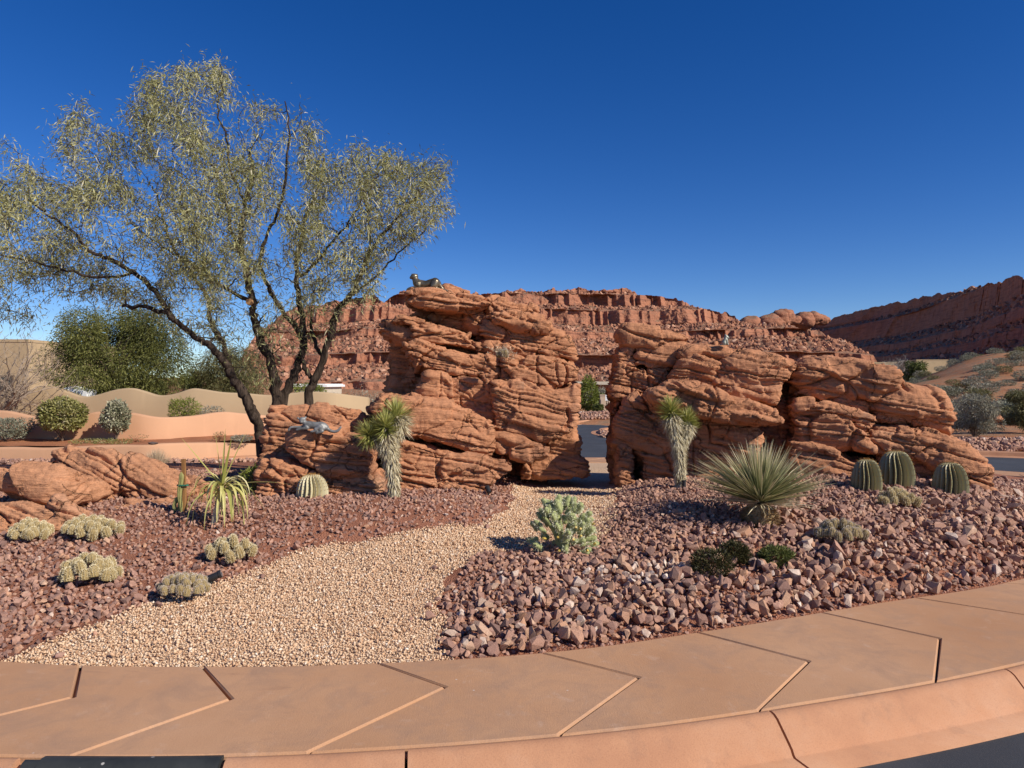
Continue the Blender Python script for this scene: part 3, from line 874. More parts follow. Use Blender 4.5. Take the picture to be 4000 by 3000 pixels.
fb = [
 ('core_rock', trB([(-160,300),(120,230),(1000,260),(1400,520),(1560,800),(1800,1200),(1700,1300),(0,1300),(-200,1200)]), dict(depth=9.1, thick=1.0, yaw=-.3)),
 ('boulder', trB([(-200,460),(60,470),(110,700),(90,1200),(-220,1200)]), dict(depth=8.95, thick=.5, yaw=-.1)),
 ('boulder', trB([(105,480),(100,330),(170,200),(240,150),(420,145),(800,160),(1060,210),(1130,290),(1167,360),(1100,382),(1010,422),(880,502),(840,512),(640,492),(450,502),(260,512)]), dict(depth=8.42, thick=1.3, yaw=-.34, lean=-.05, br=.34, bulge=.2)),
 ('slab', trB([(430,512),(620,485),(832,510),(842,560),(800,612),(650,582)]), dict(depth=8.5, thick=.9, yaw=-.28, br=.1, sm=4)),
 ('slab', trB([(115,520),(260,512),(400,520),(560,560),(760,600),(902,650),(902,700),(850,742),(700,692),(440,652),(230,642),(130,612)]), dict(depth=8.38, thick=1.2, yaw=-.3, br=.12, sm=5)),
 ('boulder', trB([(868,600),(880,520),(940,480),(1090,380),(1200,375),(1400,410),(1500,450),(1560,540),(1612,650),(1628,780),(1600,802),(1350,742),(1100,742),(900,702)]), dict(depth=8.3, thick=1.4, yaw=-.2, br=.34, bulge=.2)),
 ('boulder', trB([(120,640),(280,650),(500,660),(760,690),(832,742),(780,780),(800,860),(860,970),(600,950),(300,900),(110,880)]), dict(depth=8.34, thick=1.2, yaw=-.32, br=.2)),
 ('slab', trB([(722,802),(760,762),(900,715),(1200,745),(1500,790),(1652,840),(1702,910),(1782,950),(1900,1060),(1962,1110),(1972,1160),(2120,1420),(1800,1420),(1700,1300),(1500,1120),(1300,1060),(1050,1000),(900,952),(800,900)]), dict(depth=8.12, thick=1.6, yaw=-.24, lean=.15, br=.24, bulge=.12)),
 ('slab', trB([(80,880),(300,902),(480,962),(680,1062),(920,1080),(920,1300),(380,1300),(250,1300),(60,1290)]), dict(depth=8.22, thick=1.2, yaw=-.34, br=.2)),
 ('boulder', trB([(850,955),(1050,995),(1300,1050),(1600,1160),(1850,1420),(1200,1400),(880,1360)]), dict(depth=8.3, thick=1.0, yaw=-.3, br=.2)),
]
outcrop('rounded sandstone outcrop at the far right, sloping down behind three olive barrel sculptures', (5.0, 8.3, .4), fb, M['sandstone'])
fl = [
 ('boulder', trL([(400,352),(470,250),(560,170),(700,132),(960,122),(1000,115),(1150,150),(1330,230),(1540,270),(1850,370),(2100,450),(2300,570),(2330,720),(1900,800),(1700,800),(1400,745),(1340,692),(1000,772),(900,772),(640,662),(730,560),(740,480),(600,402)]), dict(depth=7.5, thick=1.3, yaw=-.05, lean=.45, br=.3, bulge=.15, dip=.42)),
 ('boulder', trL([(-400,320),(0,330),(150,350),(400,360),(600,402),(742,482),(722,592),(622,682),(460,772),(300,742),(100,692),(-400,600)]), dict(depth=6.75, thick=1.2, lean=.35, br=.34, bulge=.2, dip=.25)),
 ('boulder', trL([(-400,700),(0,722),(200,732),(460,782),(600,702),(760,752),(860,872),(930,952),(1050,1280),(500,1300),(0,1320),(-400,1320)]), dict(depth=6.35, thick=1.3, lean=.5, br=.24, bulge=.12, dip=.35)),
 ('slab', trL([(860,872),(1050,800),(1300,762),(1440,772),(1500,852),(1400,960),(950,1000)]), dict(depth=6.95, thick=.7, lean=.5, br=.15, dip=.3)),
 ('slab', trL([(1380,772),(1700,802),(1850,802),(2250,702),(2400,780),(2300,880),(1870,900),(1500,920)]), dict(depth=7.15, thick=.9, lean=.3, br=.15, dip=.3)),
]
outcrop('low sprawling sandstone outcrop at the far left, its bedding sloping down to the wooden stake', (-4.2, 7.2, .4), fl, M['sandstone_low'])
ff = [
 ('boulder', trF([(185,170),(210,85),(400,80),(560,95),(640,70),(720,75),(900,110),(1010,150),(1062,200),(1070,300),(1092,480),(1100,800),(130,800),(70,640),(150,460)]), dict(depth=8.3, thick=1.3, yaw=.08, lean=.12, br=.24, bulge=.12, cracks=[(trF([(560,95),(520,180),(640,230)]), 3, .06)])),
 ('boulder', trF([(335,480),(340,360),(400,312),(560,312),(700,322),(900,382),(1050,472),(1092,560),(1062,642),(1012,692),(800,692),(640,652),(470,582)]), dict(depth=7.52, thick=1.1, yaw=.05, lean=-.05, br=.25, bulge=.14, cracks=[(trF([(590,320),(610,420),(700,450)]), 3, .05)])),
 ('slab', trF([(30,900),(50,722),(100,642),(170,582),(260,545),(420,592),(640,662),(900,692),(1050,652),(1172,682),(1168,860),(1000,900),(800,900),(480,930),(200,950)]), dict(depth=7.5, thick=1.4, yaw=.08, lean=.1, br=.24, bulge=.14, cracks=[(trF([(430,630),(470,700),(700,770)]), 3, .05)])),
 ('slab', trF([(60,720),(140,500),(250,560),(200,800)]), dict(depth=8.0, thick=1.0, yaw=-.2)),
]
outcrop('low red sandstone boulder pile with a reclining grey cat sculpture, below the feathery tree', (-2.4, 7.8, .4), ff, M['sandstone'])
# ------------------------------------------------------------------ cobbles and pea gravel
def rock_variant(seed, npts=15, flat=.75):
    r = np.random.default_rng(seed)
    p = r.normal(size=(npts, 3)); p /= np.linalg.norm(p, axis=1, keepdims=True)
    p *= r.uniform(.72, 1.08, (npts, 1)) * np.array([1, r.uniform(.65, .95), r.uniform(.5, flat)])
    bm = bmesh.new()
    for q in p: bm.verts.new(q)
    bmesh.ops.convex_hull(bm, input=bm.verts[:])
    bmesh.ops.delete(bm, geom=[v for v in bm.verts if not v.link_faces], context='VERTS')
    bmesh.ops.recalc_face_normals(bm, faces=bm.faces[:])
    bm.verts.index_update()
    V = np.array([v.co[:] for v in bm.verts]); Fq = np.array([[v.index for v in f.verts] for f in bm.faces if len(f.verts) == 3])
    bm.free()
    return V * .5, Fq

def rand_rot(n, r):
    q = r.normal(size=(n, 4)); q /= np.linalg.norm(q, axis=1, keepdims=True)
    w, x, y, z = q.T
    return np.stack([np.stack([1-2*(y*y+z*z), 2*(x*y-z*w), 2*(x*z+y*w)], -1), np.stack([2*(x*y+z*w), 1-2*(x*x+z*z), 2*(y*z-x*w)], -1), np.stack([2*(x*z-y*w), 2*(y*z+x*w), 1-2*(x*x+y*y)], -1)], 1)

def scatter(name, pos, size, tint, variants, mat, r, smooth=False, kind='stuff'):
    pos = np.asarray(pos); n = len(pos)
    R = rand_rot(n, r); pick = r.integers(0, len(variants), n)
    Vs, Fs, T, off = [], [], [], 0
    for k, (v, f) in enumerate(variants):
        idx = np.where(pick == k)[0]
        if not len(idx): continue
        w = np.einsum('nij,vj->nvi', R[idx], v) * size[idx][:, None, None] + pos[idx][:, None]
        Vs.append(w.reshape(-1, 3))
        Fs.append((f[None] + (np.arange(len(idx)) * len(v))[:, None, None] + off).reshape(-1, 3))
        T.append(np.repeat(tint[idx], len(v)))
        off += len(idx) * len(v)
    o = obj(name, np.concatenate(Vs), [np.concatenate(Fs)], mat, None, smooth, {'tint': np.concatenate(T)})
    return tag(o, kind=kind)

RV = [rock_variant(100 + k, 13 + k % 5) for k in range(26)]
r4 = np.random.default_rng(44)

def jitter_grid(x0, x1, y0, y1, s, r):
    nx, ny = int((x1 - x0) / s), int((y1 - y0) / s)
    X, Y = np.meshgrid(np.arange(nx), np.arange(ny))
    X = x0 + (X + .5 * (Y % 2) + r.uniform(-.42, .42, X.shape)) * s
    Y = y0 + (Y + r.uniform(-.42, .42, Y.shape)) * s * .9
    return X.ravel(), Y.ravel()

X, Y = jitter_grid(-8.5, 8.8, 3.8, 11.5, .046, r4)
keep = np.abs(X) < Y * .80 + .3
X, Y = X[keep], Y[keep]
e = poly_dist(np.stack([X, Y], -1), INNER[::3]); pm = pmask(X, Y)
edge_n = fbm(np.stack([X, Y, X * 0], -1) * 2.6, 3, 91) * .12
keep = (e > .035) & (pm < -.02 + edge_n)
# a few strays on the path edge
stray = (e > .1) & (pm < .22) & (pm >= -.02) & (r4.random(len(X)) < .05)
keep |= stray
X, Y, e, pm = X[keep], Y[keep], e[keep], pm[keep]
rightbed = sstep(-.8, .2, X - .15 * Y + .6)
near = 1 - sstep(.4, 2.4, e)
base = .039 + .025 * near * rightbed + .009 * near * (1 - rightbed) + .007 * rightbed
size = base * np.exp(r4.normal(0, .27, len(X)))
# bigger stones take more room: thin them
keep = r4.random(len(X)) < np.clip((.052 / base) ** 1.7, .25, 1) * 1.0
keep &= ~((rightbed < .5) & (r4.random(len(X)) < .18 + .3 * sstep(.52, .64, vn(np.stack([X, Y, X * 0], -1) * 1.3, 95))))
X, Y, e, size, near, rightbed = [q[keep] for q in (X, Y, e, size, near, rightbed)]
Z = gz(X, Y) + size * r4.uniform(.10, .40, len(X))
Z += near * rightbed * .02
tint = np.clip(r4.normal(.42, .22, len(X)) + .16 * near * rightbed - .05, 0, 1)
# a pale patch of crushed stone in the right-hand bed
px_, py_, _ = on_ground(2560, 2250)
dp = np.hypot((X - px_) / .55, (Y - py_) / .22)
tint = np.where(dp + r4.normal(0, .25, len(X)) < 1, np.clip(tint + .4, 0, 1), tint)
# the largest, nearest stones are objects of their own
score = size / Y
# only the outlines inside the picture
vis = (np.abs(X) < Y * .715) & (X > -.6)
order = np.argsort(-score * vis)
ind = order[:300]
rest = np.ones(len(X), bool); rest[ind] = False
scatter('cobble_gravel', np.column_stack([X, Y, Z])[rest], size[rest] * 1.06, tint[rest], RV, M['riprap'], r4)
# second, lower layer that closes the gaps
X2, Y2 = jitter_grid(-7, 8.5, 3.8, 10.5, .046, r4)
e2 = poly_dist(np.stack([X2, Y2], -1), INNER[::3]); pm2 = pmask(X2, Y2)
k2 = (np.abs(X2) < Y2 * .76 + .2) & (e2 > .03) & (pm2 < -.04) & ((X2 > -.8 + .15 * Y2) | (r4.random(len(X2)) < .5))
X2, Y2 = X2[k2], Y2[k2]
scatter('cobble_gravel', np.column_stack([X2, Y2, gz(X2, Y2) + .002]), r4.uniform(.022, .055, len(X2)), np.clip(r4.normal(.34, .2, len(X2)), 0, 1), RV, M['riprap'], r4)
one = [mesh_from('cobble', v, [f], M['riprap_one']) for v, f in RV]
for q in ind:
    o = place('cobble', one[int(r4.integers(len(one)))], None, (X[q], Y[q], Z[q] + .004), tuple(r4.uniform(0, 6.28, 3)), (size[q] * 1.1,) * 3)
    tag(o, 'angular red brown cobble, one of the largest lying in the right bed beside the walk', 'stone', 'large cobbles nearest the walk')

PV = []
for k in range(14):
    v, f = rock_variant(300 + k, 9, .8); PV.append((v, f))
X, Y = jitter_grid(-3.2, 2.2, 3.8, 9.6, .0175, r4)
pm = pmask(X, Y); e = poly_dist(np.stack([X, Y], -1), INNER[::3])
pn = .10 * fbm(np.stack([X, Y, X * 0], -1) * 3.1, 3, 9)
keep = (pm + pn > -.03) & (e > .012) & (r4.random(len(X)) < np.clip(1.25 - .10 * (Y - 3.9), .55, 1)) & (np.abs(X) < Y * .76)
keep &= Y < 9.4
X, Y = X[keep], Y[keep]
size = .0195 * np.exp(r4.normal(0, .25, len(X))) * (1 + .05 * (Y - 4))
scatter('pea_gravel', np.column_stack([X, Y, gz(X, Y) + size * r4.uniform(.05, .5, len(X))]), size, np.clip(r4.normal(.5, .22, len(X)), 0, 1), PV, M['pebble'], r4, True)
# ------------------------------------------------------------------ far hills of red rock
def hill_mat(name, rock, dark, soil, shrub, sc=1.0):
    m = NT(name, .95, .1)
    g = m.n('NewGeometry')
    sp = m.n('SeparateXYZ'); m.l(g.outputs['Normal'], sp.inputs[0])
    rk = m.ramp(m.noise(.11 * sc, 6, .65), [(.3, tuple(q * .8 for q in rock)), (.55, rock), (.75, tuple(q * 1.2 for q in rock))])
    st = m.noise(.35 * sc, 6, .6, m.mapping((.25, .25, 4)), .4)
    rk = m.mix(m.ramp(st, [(.35, (.7, .7, .7)), (.5, (0, 0, 0))]), rk, dark)
    vs = m.noise(.30 * sc, 5, .7, m.mapping((1.6, 1.6, .3)), .3)
    rk = m.mix(m.ramp(vs, [(.55, (0, 0, 0)), (.7, (.6, .6, .6))]), rk, tuple(q * .7 for q in dark))
    so = m.ramp(m.noise(.16 * sc, 6, .65), [(.35, soil), (.62, tuple(q * .72 for q in soil)), (.75, tuple(q * 1.15 for q in soil))])
    sh = m.vor(.55 * sc, None, 'Distance')
    so = m.mix(m.ramp(sh, [(.22, (.8, .8, .8)), (.36, (0, 0, 0))]), so, shrub)
    c = m.mix(m.ramp(sp.outputs[2], [(.62, (0, 0, 0)), (.80, (1, 1, 1))]), rk, so)
    nb = m.bump(m.noise(.9 * sc, 6, .7), 1.0, .6)
    return m.out(c, nb)
M['mesa'] = hill_mat('mesa_rock', (.42, .185, .108), (.20, .090, .060), (.36, .19, .12), (.17, .14, .085))
M['mesa_dark'] = hill_mat('far_hill_rock', (.42, .19, .115), (.22, .105, .072), (.35, .23, .15), (.16, .14, .09))

def rim(pts, px):
    pts = np.asarray(pts, float); return np.interp(px, pts[:, 0], pts[:, 1])

def mesa(name, px0, px1, ridge, base_py, d_base, d_ridge, bands, mat, step=1.7, nv=230, colamp=1.0, seed=0, back=60, hm=None):
    """bands: list of (fraction of the full relief at the bottom, at the top) that are cliffs; between them talus"""
    px = np.arange(px0, px1, step)
    rp = rim(ridge, px)
    n = len(px)
    db = np.interp(px, *zip(*d_base)) if isinstance(d_base, list) else np.full(n, float(d_base))
    dr = np.interp(px, *zip(*d_ridge)) if isinstance(d_ridge, list) else np.full(n, float(d_ridge))
    zb = CAMZ - (base_py - 1500) / F * db
    zr = CAMZ - (rp - 1500) / F * dr
    zmax = hm if hm else float(np.max(zr))
    zr = zr + (fbm(np.stack([px * .02, px * 0, px * 0 + seed], -1), 4, seed + 3)) * .010 * dr
    # generic profile: height fraction h(u), run r(u)
    hs, rs = [0.0], [0.0]
    cur = 0.0
    for lo, hi in bands:
        if lo > cur: hs.append(lo); rs.append(rs[-1] + (lo - cur) * 1.0)
        hs.append(hi); rs.append(rs[-1] + (hi - lo) * .10)
        cur = hi
    if cur < 1: hs.append(1.0); rs.append(rs[-1] + (1 - cur))
    hs, rs = np.array(hs), np.array(rs); rs /= rs[-1]
    u = np.linspace(0, 1, nv)
    arc = np.concatenate([[0], np.cumsum(np.hypot(np.diff(hs), np.diff(rs) * .6))]); arc /= arc[-1]
    H = np.interp(u, arc, hs); Rn = np.interp(u, arc, rs)
    cl = np.zeros(nv); bi = np.zeros(nv)
    for q, (lo, hi) in enumerate(bands):
        w = sstep(lo - .012, lo + .004, H) * (1 - sstep(hi - .004, hi + .012, H)); cl = np.maximum(cl, w); bi += (H > hi)
    Hm = zb[None] + H[:, None] * (zmax - zb)[None]
    # bands wander up and down along the hill
    wob = .035 * (zmax - np.mean(zb)) * fbm(np.stack([px * .004, px * 0, px * 0 + seed + 5], -1), 3, seed)[None]
    Hm = Hm + wob * (H * (1 - H) * 4)[:, None]
    z = np.minimum(Hm, zr[None])
    over = Hm > zr[None]
    dist = db[None] + Rn[:, None] * (dr - db)[None]
    # find distance where each column reaches its rim; keep going back a little beyond it
    xw = ((px - 2000) / F)[None] * dist
    q = np.stack([xw.ravel(), (bi[:, None] * 31.7 + 0 * xw).ravel(), z.ravel() * .12], -1)
    col = 1 - np.abs(2 * vn(q * np.array([.16, 1, .25]), seed + 1) - 1)
    col2 = 1 - np.abs(2 * vn(q * np.array([.42, 1, .3]), seed + 2) - 1)
    big = fbm(q * np.array([.045, 1, .1]), 3, seed + 7)
    off = (colamp * (5.0 * (col - .5) + 2.2 * (col2 - .5)) * cl.repeat(n) + 6.0 * big)
    dist = dist - off.reshape(nv, n) * (.25 + .75 * (1 - over))
    dist = dist + over * 0.0
    rough = fbm(np.stack([xw.ravel() * .35, dist.ravel() * .35, z.ravel() * .35], -1), 4, seed + 9).reshape(nv, n)
    z = z + rough * .9 * (1 - cl[:, None]) * np.clip(H * 12, 0, 1)[:, None]
    dist = dist - rough * 1.3 * cl[:, None]
    z = np.where(over, np.minimum(z, zr[None] + rough * .25), z)
    x = ((px - 2000) / F)[None] * dist
    V = np.stack([x.ravel(), dist.ravel(), z.ravel()], -1)
    bx = ((px - 2000) / F) * (dist[-1] + back)
    V = np.concatenate([V, np.stack([bx, dist[-1] + back, zb - 2], -1)])
    i = np.arange(nv)[:, None] * n; j = np.arange(n - 1)[None]
    o = obj(name, V, np.stack([i + j, i + j + 1, i + n + j + 1, i + n + j], -1).reshape(-1, 4), mat, smooth=False)
    tag(o, kind='structure')
    return V[:nv * n].reshape(nv, n, 3), cl, over

ridgeA = [(900, 1480), (960, 1420), (1010, 1335), (1060, 1290), (1130, 1240), (1200, 1215), (1290, 1200), (1380, 1180), (1440, 1182), (1500, 1195), (1540, 1168), (1600, 1150), (1700, 1178), (1900, 1165),
          (1975, 1155), (2020, 1143), (2060, 1149), (2160, 1139), (2260, 1130), (2340, 1128), (2390, 1122), (2430, 1124), (2480, 1140), (2500, 1160), (2560, 1163), (2640, 1180), (2700, 1215), (2790, 1238), (2830, 1255), (2850, 1275),
          (2960, 1290), (3080, 1305), (3160, 1330), (3260, 1362), (3330, 1392), (3400, 1430), (3480, 1480)]
bandsA = [(.05, .11), (.22, .29), (.44, .50), (.60, .72), (.79, .89), (.935, .99)]
GA, clA, ovA = mesa('red_hill', 890, 3500, ridgeA, 1575, 150, 270, bandsA, M['mesa'], seed=3, colamp=1.0)
ridgeC = [(2700, 1300), (2850, 1272), (2900, 1262), (3000, 1262), (3150, 1250), (3250, 1238), (3330, 1232), (3420, 1218), (3480, 1205), (3560, 1182), (3640, 1167), (3660, 1152), (3720, 1152), (3800, 1138), (3900, 1127), (3970, 1113), (4010, 1117), (4150, 1090), (4400, 1060)]
bandsC = [(.10, .16), (.26, .31), (.38, .44), (.56, .76), (.83, .97)]
dB = [(2650, 420), (3200, 400), (3500, 260), (4000, 150), (4450, 110)]
dR = [(2650, 560), (3200, 540), (3500, 420), (4000, 235), (4450, 170)]
GC, clC, ovC = mesa('dark_hill', 2680, 4420, ridgeC, 1520, dB, dR, bandsC, M['mesa_dark'], seed=21, colamp=1.2, hm=None, nv=190)

# knobs of slickrock on the skyline
def knob(px, py, w, h, d, seed):
    c = np.array(P(px, py + h / 2, d)); rx, rz = w / 2 / F * d, h / 2 / F * d
    bm = bmesh.new(); bmesh.ops.create_icosphere(bm, subdivisions=4, radius=1)
    V = np.array([v.co[:] for v in bm.verts]); Fq = np.array([[v.index for v in f.verts] for f in bm.faces]); bm.free()
    s_ = 1 + .30 * fbm(V * 1.6 + seed, 3, 5) + .10 * layer_noise(V + seed, V[:, 2] * 4 + .4 * fbm(V * 2 + seed, 2, 8), seed, 1.0)
    V = V * s_[:, None] * np.array([rx, rx * .9, rz]) + c
    return V, Fq
kb = MB()
for q, (px, py, w, h) in enumerate([(2925, 1234, 74, 52), (2902, 1248, 60, 40), (3010, 1228, 90, 54), (3044, 1212, 66, 46), (3068, 1205, 60, 50), (3100, 1232, 50, 30), (3140, 1218, 70, 50), (3176, 1216, 60, 42), (3205, 1228, 52, 32), (2965, 1243, 60, 30), (2868, 1262, 70, 34), (3222, 1236, 34, 20)]):
    V, Fq = knob(px, py, w * 1.15, h * 1.35, 430 + q * 4, 40 + q)
    kb.add(V, [Fq])
tag(kb.build('slickrock_hill', M['mesa'], smooth=True), kind='structure')

# broken rock on the slopes
r5 = np.random.default_rng(5)
def talus(G, cl, ov, n, smin, smax, name, mat, r):
    nv, nn, _ = G.shape
    ii = r.integers(3, nv, n * 3); jj = r.integers(0, nn, n * 3)
    k = (cl[ii] < .3) & ~ov[ii, jj]
    ii, jj = ii[k][:n], jj[k][:n]
    p = G[ii, jj]
    s_ = np.exp(r.uniform(np.log(smin), np.log(smax), len(p)))
    return scatter(name, p + np.array([0, 0, .1]), s_, np.clip(r.normal(.45, .25, len(p)), 0, 1), RV, mat, r)
m = NT('talus_stone', .95, .1)
M['talus'] = m.out(m.ramp(m.attr('tint'), [(0, (.15, .068, .05)), (.4, (.37, .17, .10)), (.7, (.46, .225, .135)), (1, (.56, .35, .24))]), m.bump(m.noise(2, 5, .65), .8, .2))
talus(GA, clA, ovA, 9000, .6, 2.6, 'hillside_rubble', M['talus'], r5)
talus(GC, clC, ovC, 3500, .8, 3.2, 'hillside_rubble', M['talus'], r5)
# ------------------------------------------------------------------ kerb inlet cover at the walk
hood = MB()
HP = [(1.005, .140), (1.008, .153), (1.035, .157), (1.06, .151), (1.08, .138), (1.155, .061), (1.174, .040), (1.187, .016), (1.20, .006), (1.26, .004)]
sweep(hood, sd0 + .08, sd1, HP, 12)
sweep(hood, sd0 + .02, sd0 + .08, [(1.03, .140), (1.04, .154), (1.06, .149), (1.08, .134), (1.155, .058), (1.174, .036), (1.187, .014)], 4)
m = NT('black_painted_steel', .55, .4)
c = m.ramp(m.noise(5, 5), [(.3, (.016, .018, .018)), (.7, (.045, .048, .046))])
c = m.mix(m.ramp(m.vor(16), [(.10, (.85, .85, .85)), (.14, (0, 0, 0))]), c, (.5, .47, .42))
M['black_steel'] = m.out(c, m.bump(m.noise(60, 4), .4, .004))
tag(hood.build('drain_cover', M['black_steel'], smooth=True), 'black painted metal drain cover flecked with white, set in the kerb', 'drain cover')

# ------------------------------------------------------------------ leaf helpers
def leaves(pos, dirs, L, wd, r, droop=0.0, curl=0.0, norm=None):
    """narrow two-part leaves as kite strips; returns V (n*6), faces"""
    n = len(pos)
    d = dirs / (np.linalg.norm(dirs, axis=1, keepdims=True) + 1e-9)
    rv = r.normal(size=(n, 3)) if norm is None else norm
    s_ = np.cross(d, rv); s_ /= np.linalg.norm(s_, axis=1, keepdims=True) + 1e-9
    L = np.broadcast_to(L, (n,))[:, None]; wd = np.broadcast_to(wd, (n,))[:, None]
    dz = np.array([0, 0, -1.0])
    m1 = pos + d * L * .45 + dz * droop * L * .15
    tip = pos + d * L + dz * droop * L * .55
    V = np.stack([pos, m1 + s_ * wd * .5, tip, m1 - s_ * wd * .5], 1)
    Fq = np.arange(n)[:, None] * 4 + np.array([[0, 1, 2, 3]])
    return V.reshape(-1, 3), Fq

def spikes(pos, dirs, L, wd, r, segs=3, droop=None, twist=0):
    """stiff tapering blades with a folded cross section"""
    n = len(pos)
    d = dirs / (np.linalg.norm(dirs, axis=1, keepdims=True) + 1e-9)
    up = np.array([0, 0, 1.0]) + r.normal(0, .15, (n, 3))
    s_ = np.cross(d, up); s_ /= np.linalg.norm(s_, axis=1, keepdims=True) + 1e-9
    nn = np.cross(s_, d)
    L = np.broadcast_to(L, (n,)); wd = np.broadcast_to(wd, (n,)); dr = np.broadcast_to(0 if droop is None else droop, (n,))
    V = []
    for q in range(segs + 1):
        t = q / segs
        w = wd * (1 - t ** 1.4) * (.75 + .5 * min(t * 3, 1) * .5) + .0006
        c = pos + d * (L * t)[:, None] + np.array([0, 0, -1.0]) * (dr * L * t * t)[:, None]
        V += [c - s_ * (w * .5)[:, None] + nn * (w * .18)[:, None], c - nn * (w * .10)[:, None], c + s_ * (w * .5)[:, None] + nn * (w * .18)[:, None]]
    V = np.stack(V, 1); k = 3 * (segs + 1)
    fs = []
    for q in range(segs):
        for a in (0, 1): fs.append([q * 3 + a, q * 3 + a + 1, q * 3 + a + 4, q * 3 + a + 3])
    Fq = (np.arange(n)[:, None, None] * k + np.array(fs)[None]).reshape(-1, 4)
    return V.reshape(-1, 3), Fq, k

M['leaf_dark'] = leaf_mat('dense_tree_leaf', [(.045, .055, .014), (.085, .105, .026), (.15, .165, .04), (.24, .23, .07)])
M['leaf_mid'] = leaf_mat('mid_tree_leaf', [(.055, .062, .016), (.12, .125, .03), (.20, .20, .05), (.32, .30, .10)])
M['leaf_olive'] = leaf_mat('olive_leaf', [(.09, .085, .03), (.15, .14, .05), (.22, .20, .08)])
M['leaf_grey'] = leaf_mat('grey_leaf', [(.16, .15, .10), (.27, .25, .18), (.42, .39, .29)], .15)
M['leaf_sage'] = leaf_mat('sage_leaf', [(.12, .125, .085), (.22, .22, .15), (.36, .36, .27)], .15)
M['leaf_green'] = leaf_mat('bright_leaf', [(.08, .10, .015), (.17, .20, .03), (.30, .32, .06)])
M['leaf_topiary'] = leaf_mat('clipped_leaf', [(.08, .085, .022), (.19, .19, .05), (.34, .31, .10), (.55, .5, .3)])
M['leaf_flower'] = leaf_mat('pale_clipped_leaf', [(.13, .14, .075), (.28, .28, .17), (.42, .40, .27), (.75, .7, .5)])
M['leaf_dark_low'] = leaf_mat('dark_low_leaf', [(.022, .020, .006), (.05, .046, .014), (.10, .085, .03)])
M['twig'] = plain('twig', (.20, .15, .11), .9, .1)
M['twig_pale'] = plain('pale_twig', (.40, .35, .29), .9, .1)
M['twig_tan'] = plain('tan_twig', (.30, .23, .17), .9, .1)
M['twig_dry'] = plain('dry_twig', (.52, .40, .27), .9, .1)
M['twig_red'] = plain('red_twig', (.22, .10, .055), .9, .1)

def twiggy(b, base, H, Wd, n, r, rad0=.01, spread=1.0, curve=.3, up=.5):
    """twigs fanning out of a base"""
    ends = []
    for q in range(n):
        a = r.uniform(0, 6.283); el = r.uniform(0, 1) ** .7
        tip = np.array([math.cos(a) * Wd / 2 * el, math.sin(a) * Wd / 2 * el, H * (1 - .55 * el ** 2) * r.uniform(.7, 1.0)])
        mid = tip * np.array([.35, .35, .55]) + r.normal(0, .05, 3) * H
        p = catmull([base, base + mid, base + tip], 4)
        b.tube(p, np.linspace(rad0, rad0 * .25, len(p)), 4, False)
        ends.append(p)
    return ends

def shrub(name, label, cat, base, H, Wd, nleaf, leaf, wleaf, lm, tm, seed, group=None, shape='dome', ntw=14, gap=.35, D=None, clear=0.0, trunk=.012):
    """a shrub: twigs (part) and foliage (part); leaf clusters in an uneven crown"""
    r = np.random.default_rng(seed)
    t = thing(name, base, label, cat, group)
    b = MB()
    twiggy(b, np.zeros(3), H * .95, Wd * .9, ntw, r, trunk * max(H, .3), up=.5)
    b.build('stem', tm, t, False, world=False)
    D = D or Wd
    # candidate points
    P_ = r.uniform(-1, 1, (nleaf * 6, 3)); rr_ = np.linalg.norm(P_, axis=1)
    lump = 1 + .22 * fbm(P_ / (rr_[:, None] + 1e-6) * 1.7 + seed, 3, seed)
    ok = rr_ < lump
    if shape == 'dome': ok &= P_[:, 2] > -.75
    if shape == 'flat': ok &= (P_[:, 2] < .62 + .05 * fbm(P_ * 3, 2, seed)) & (P_[:, 2] > -.8)
    dens = sstep(gap - .12, gap + .12, vn(P_ * 2.6 + seed, seed + 4)) * sstep(.15, .75, rr_ / lump)
    ok &= r.random(len(P_)) < dens
    P_ = P_[ok][:nleaf]
    pos = P_ * np.array([Wd / 2, D / 2, (H - clear) / 2]) + np.array([0, 0, clear + (H - clear) / 2])
    dirs = P_ * np.array([1, 1, .8]) + r.normal(0, .75, P_.shape) + np.array([0, 0, .3])
    V, Fq = leaves(pos, dirs, leaf * r.uniform(.6, 1.4, len(pos)), wleaf * r.uniform(.7, 1.3, len(pos)), r)
    cl = vn(P_ * 2.2 + 5 + seed, seed + 8)
    tint = np.clip(.5 + .55 * (cl - .5) + r.normal(0, .2, len(pos)), 0, 1)
    obj('foliage', V, Fq, lm, t, False, {'tint': np.repeat(tint, 4)}, None, False)
    return t

# ------------------------------------------------------------------ the three stucco walls on the left
def stucco(name, col, warm):
    m = NT(name, .92, .1)
    c = m.ramp(m.noise(.5, 5, .6), [(.3, tuple(q * .92 for q in col)), (.7, tuple(q * 1.07 for q in col))])
    sp = m.n('SeparateXYZ'); m.l(m.co(), sp.inputs[0])
    hz = m.math('ADD', sp.outputs[2], m.math('MULTIPLY', m.noise(1.5, 5, .65), .28))
    c = m.mix(m.ramp(hz, [(.12, (.8, .8, .8)), (.42, (0, 0, 0))]), c, warm)
    c = m.mix(m.ramp(m.noise(1.1, 5, .7, m.mapping((2.2, 2.2, .25))), [(.55, (0, 0, 0)), (.75, (.35, .35, .35))]), c, tuple(min(1, q * 1.25) for q in col))
    return m.out(c, m.bump(m.noise(50, 5), .35, .006))
M['stucco_low'] = stucco('apricot_stucco', (.56, .315, .185), (.50, .215, .10))
M['stucco_high'] = stucco('tan_stucco', (.43, .31, .185), (.38, .25, .14))

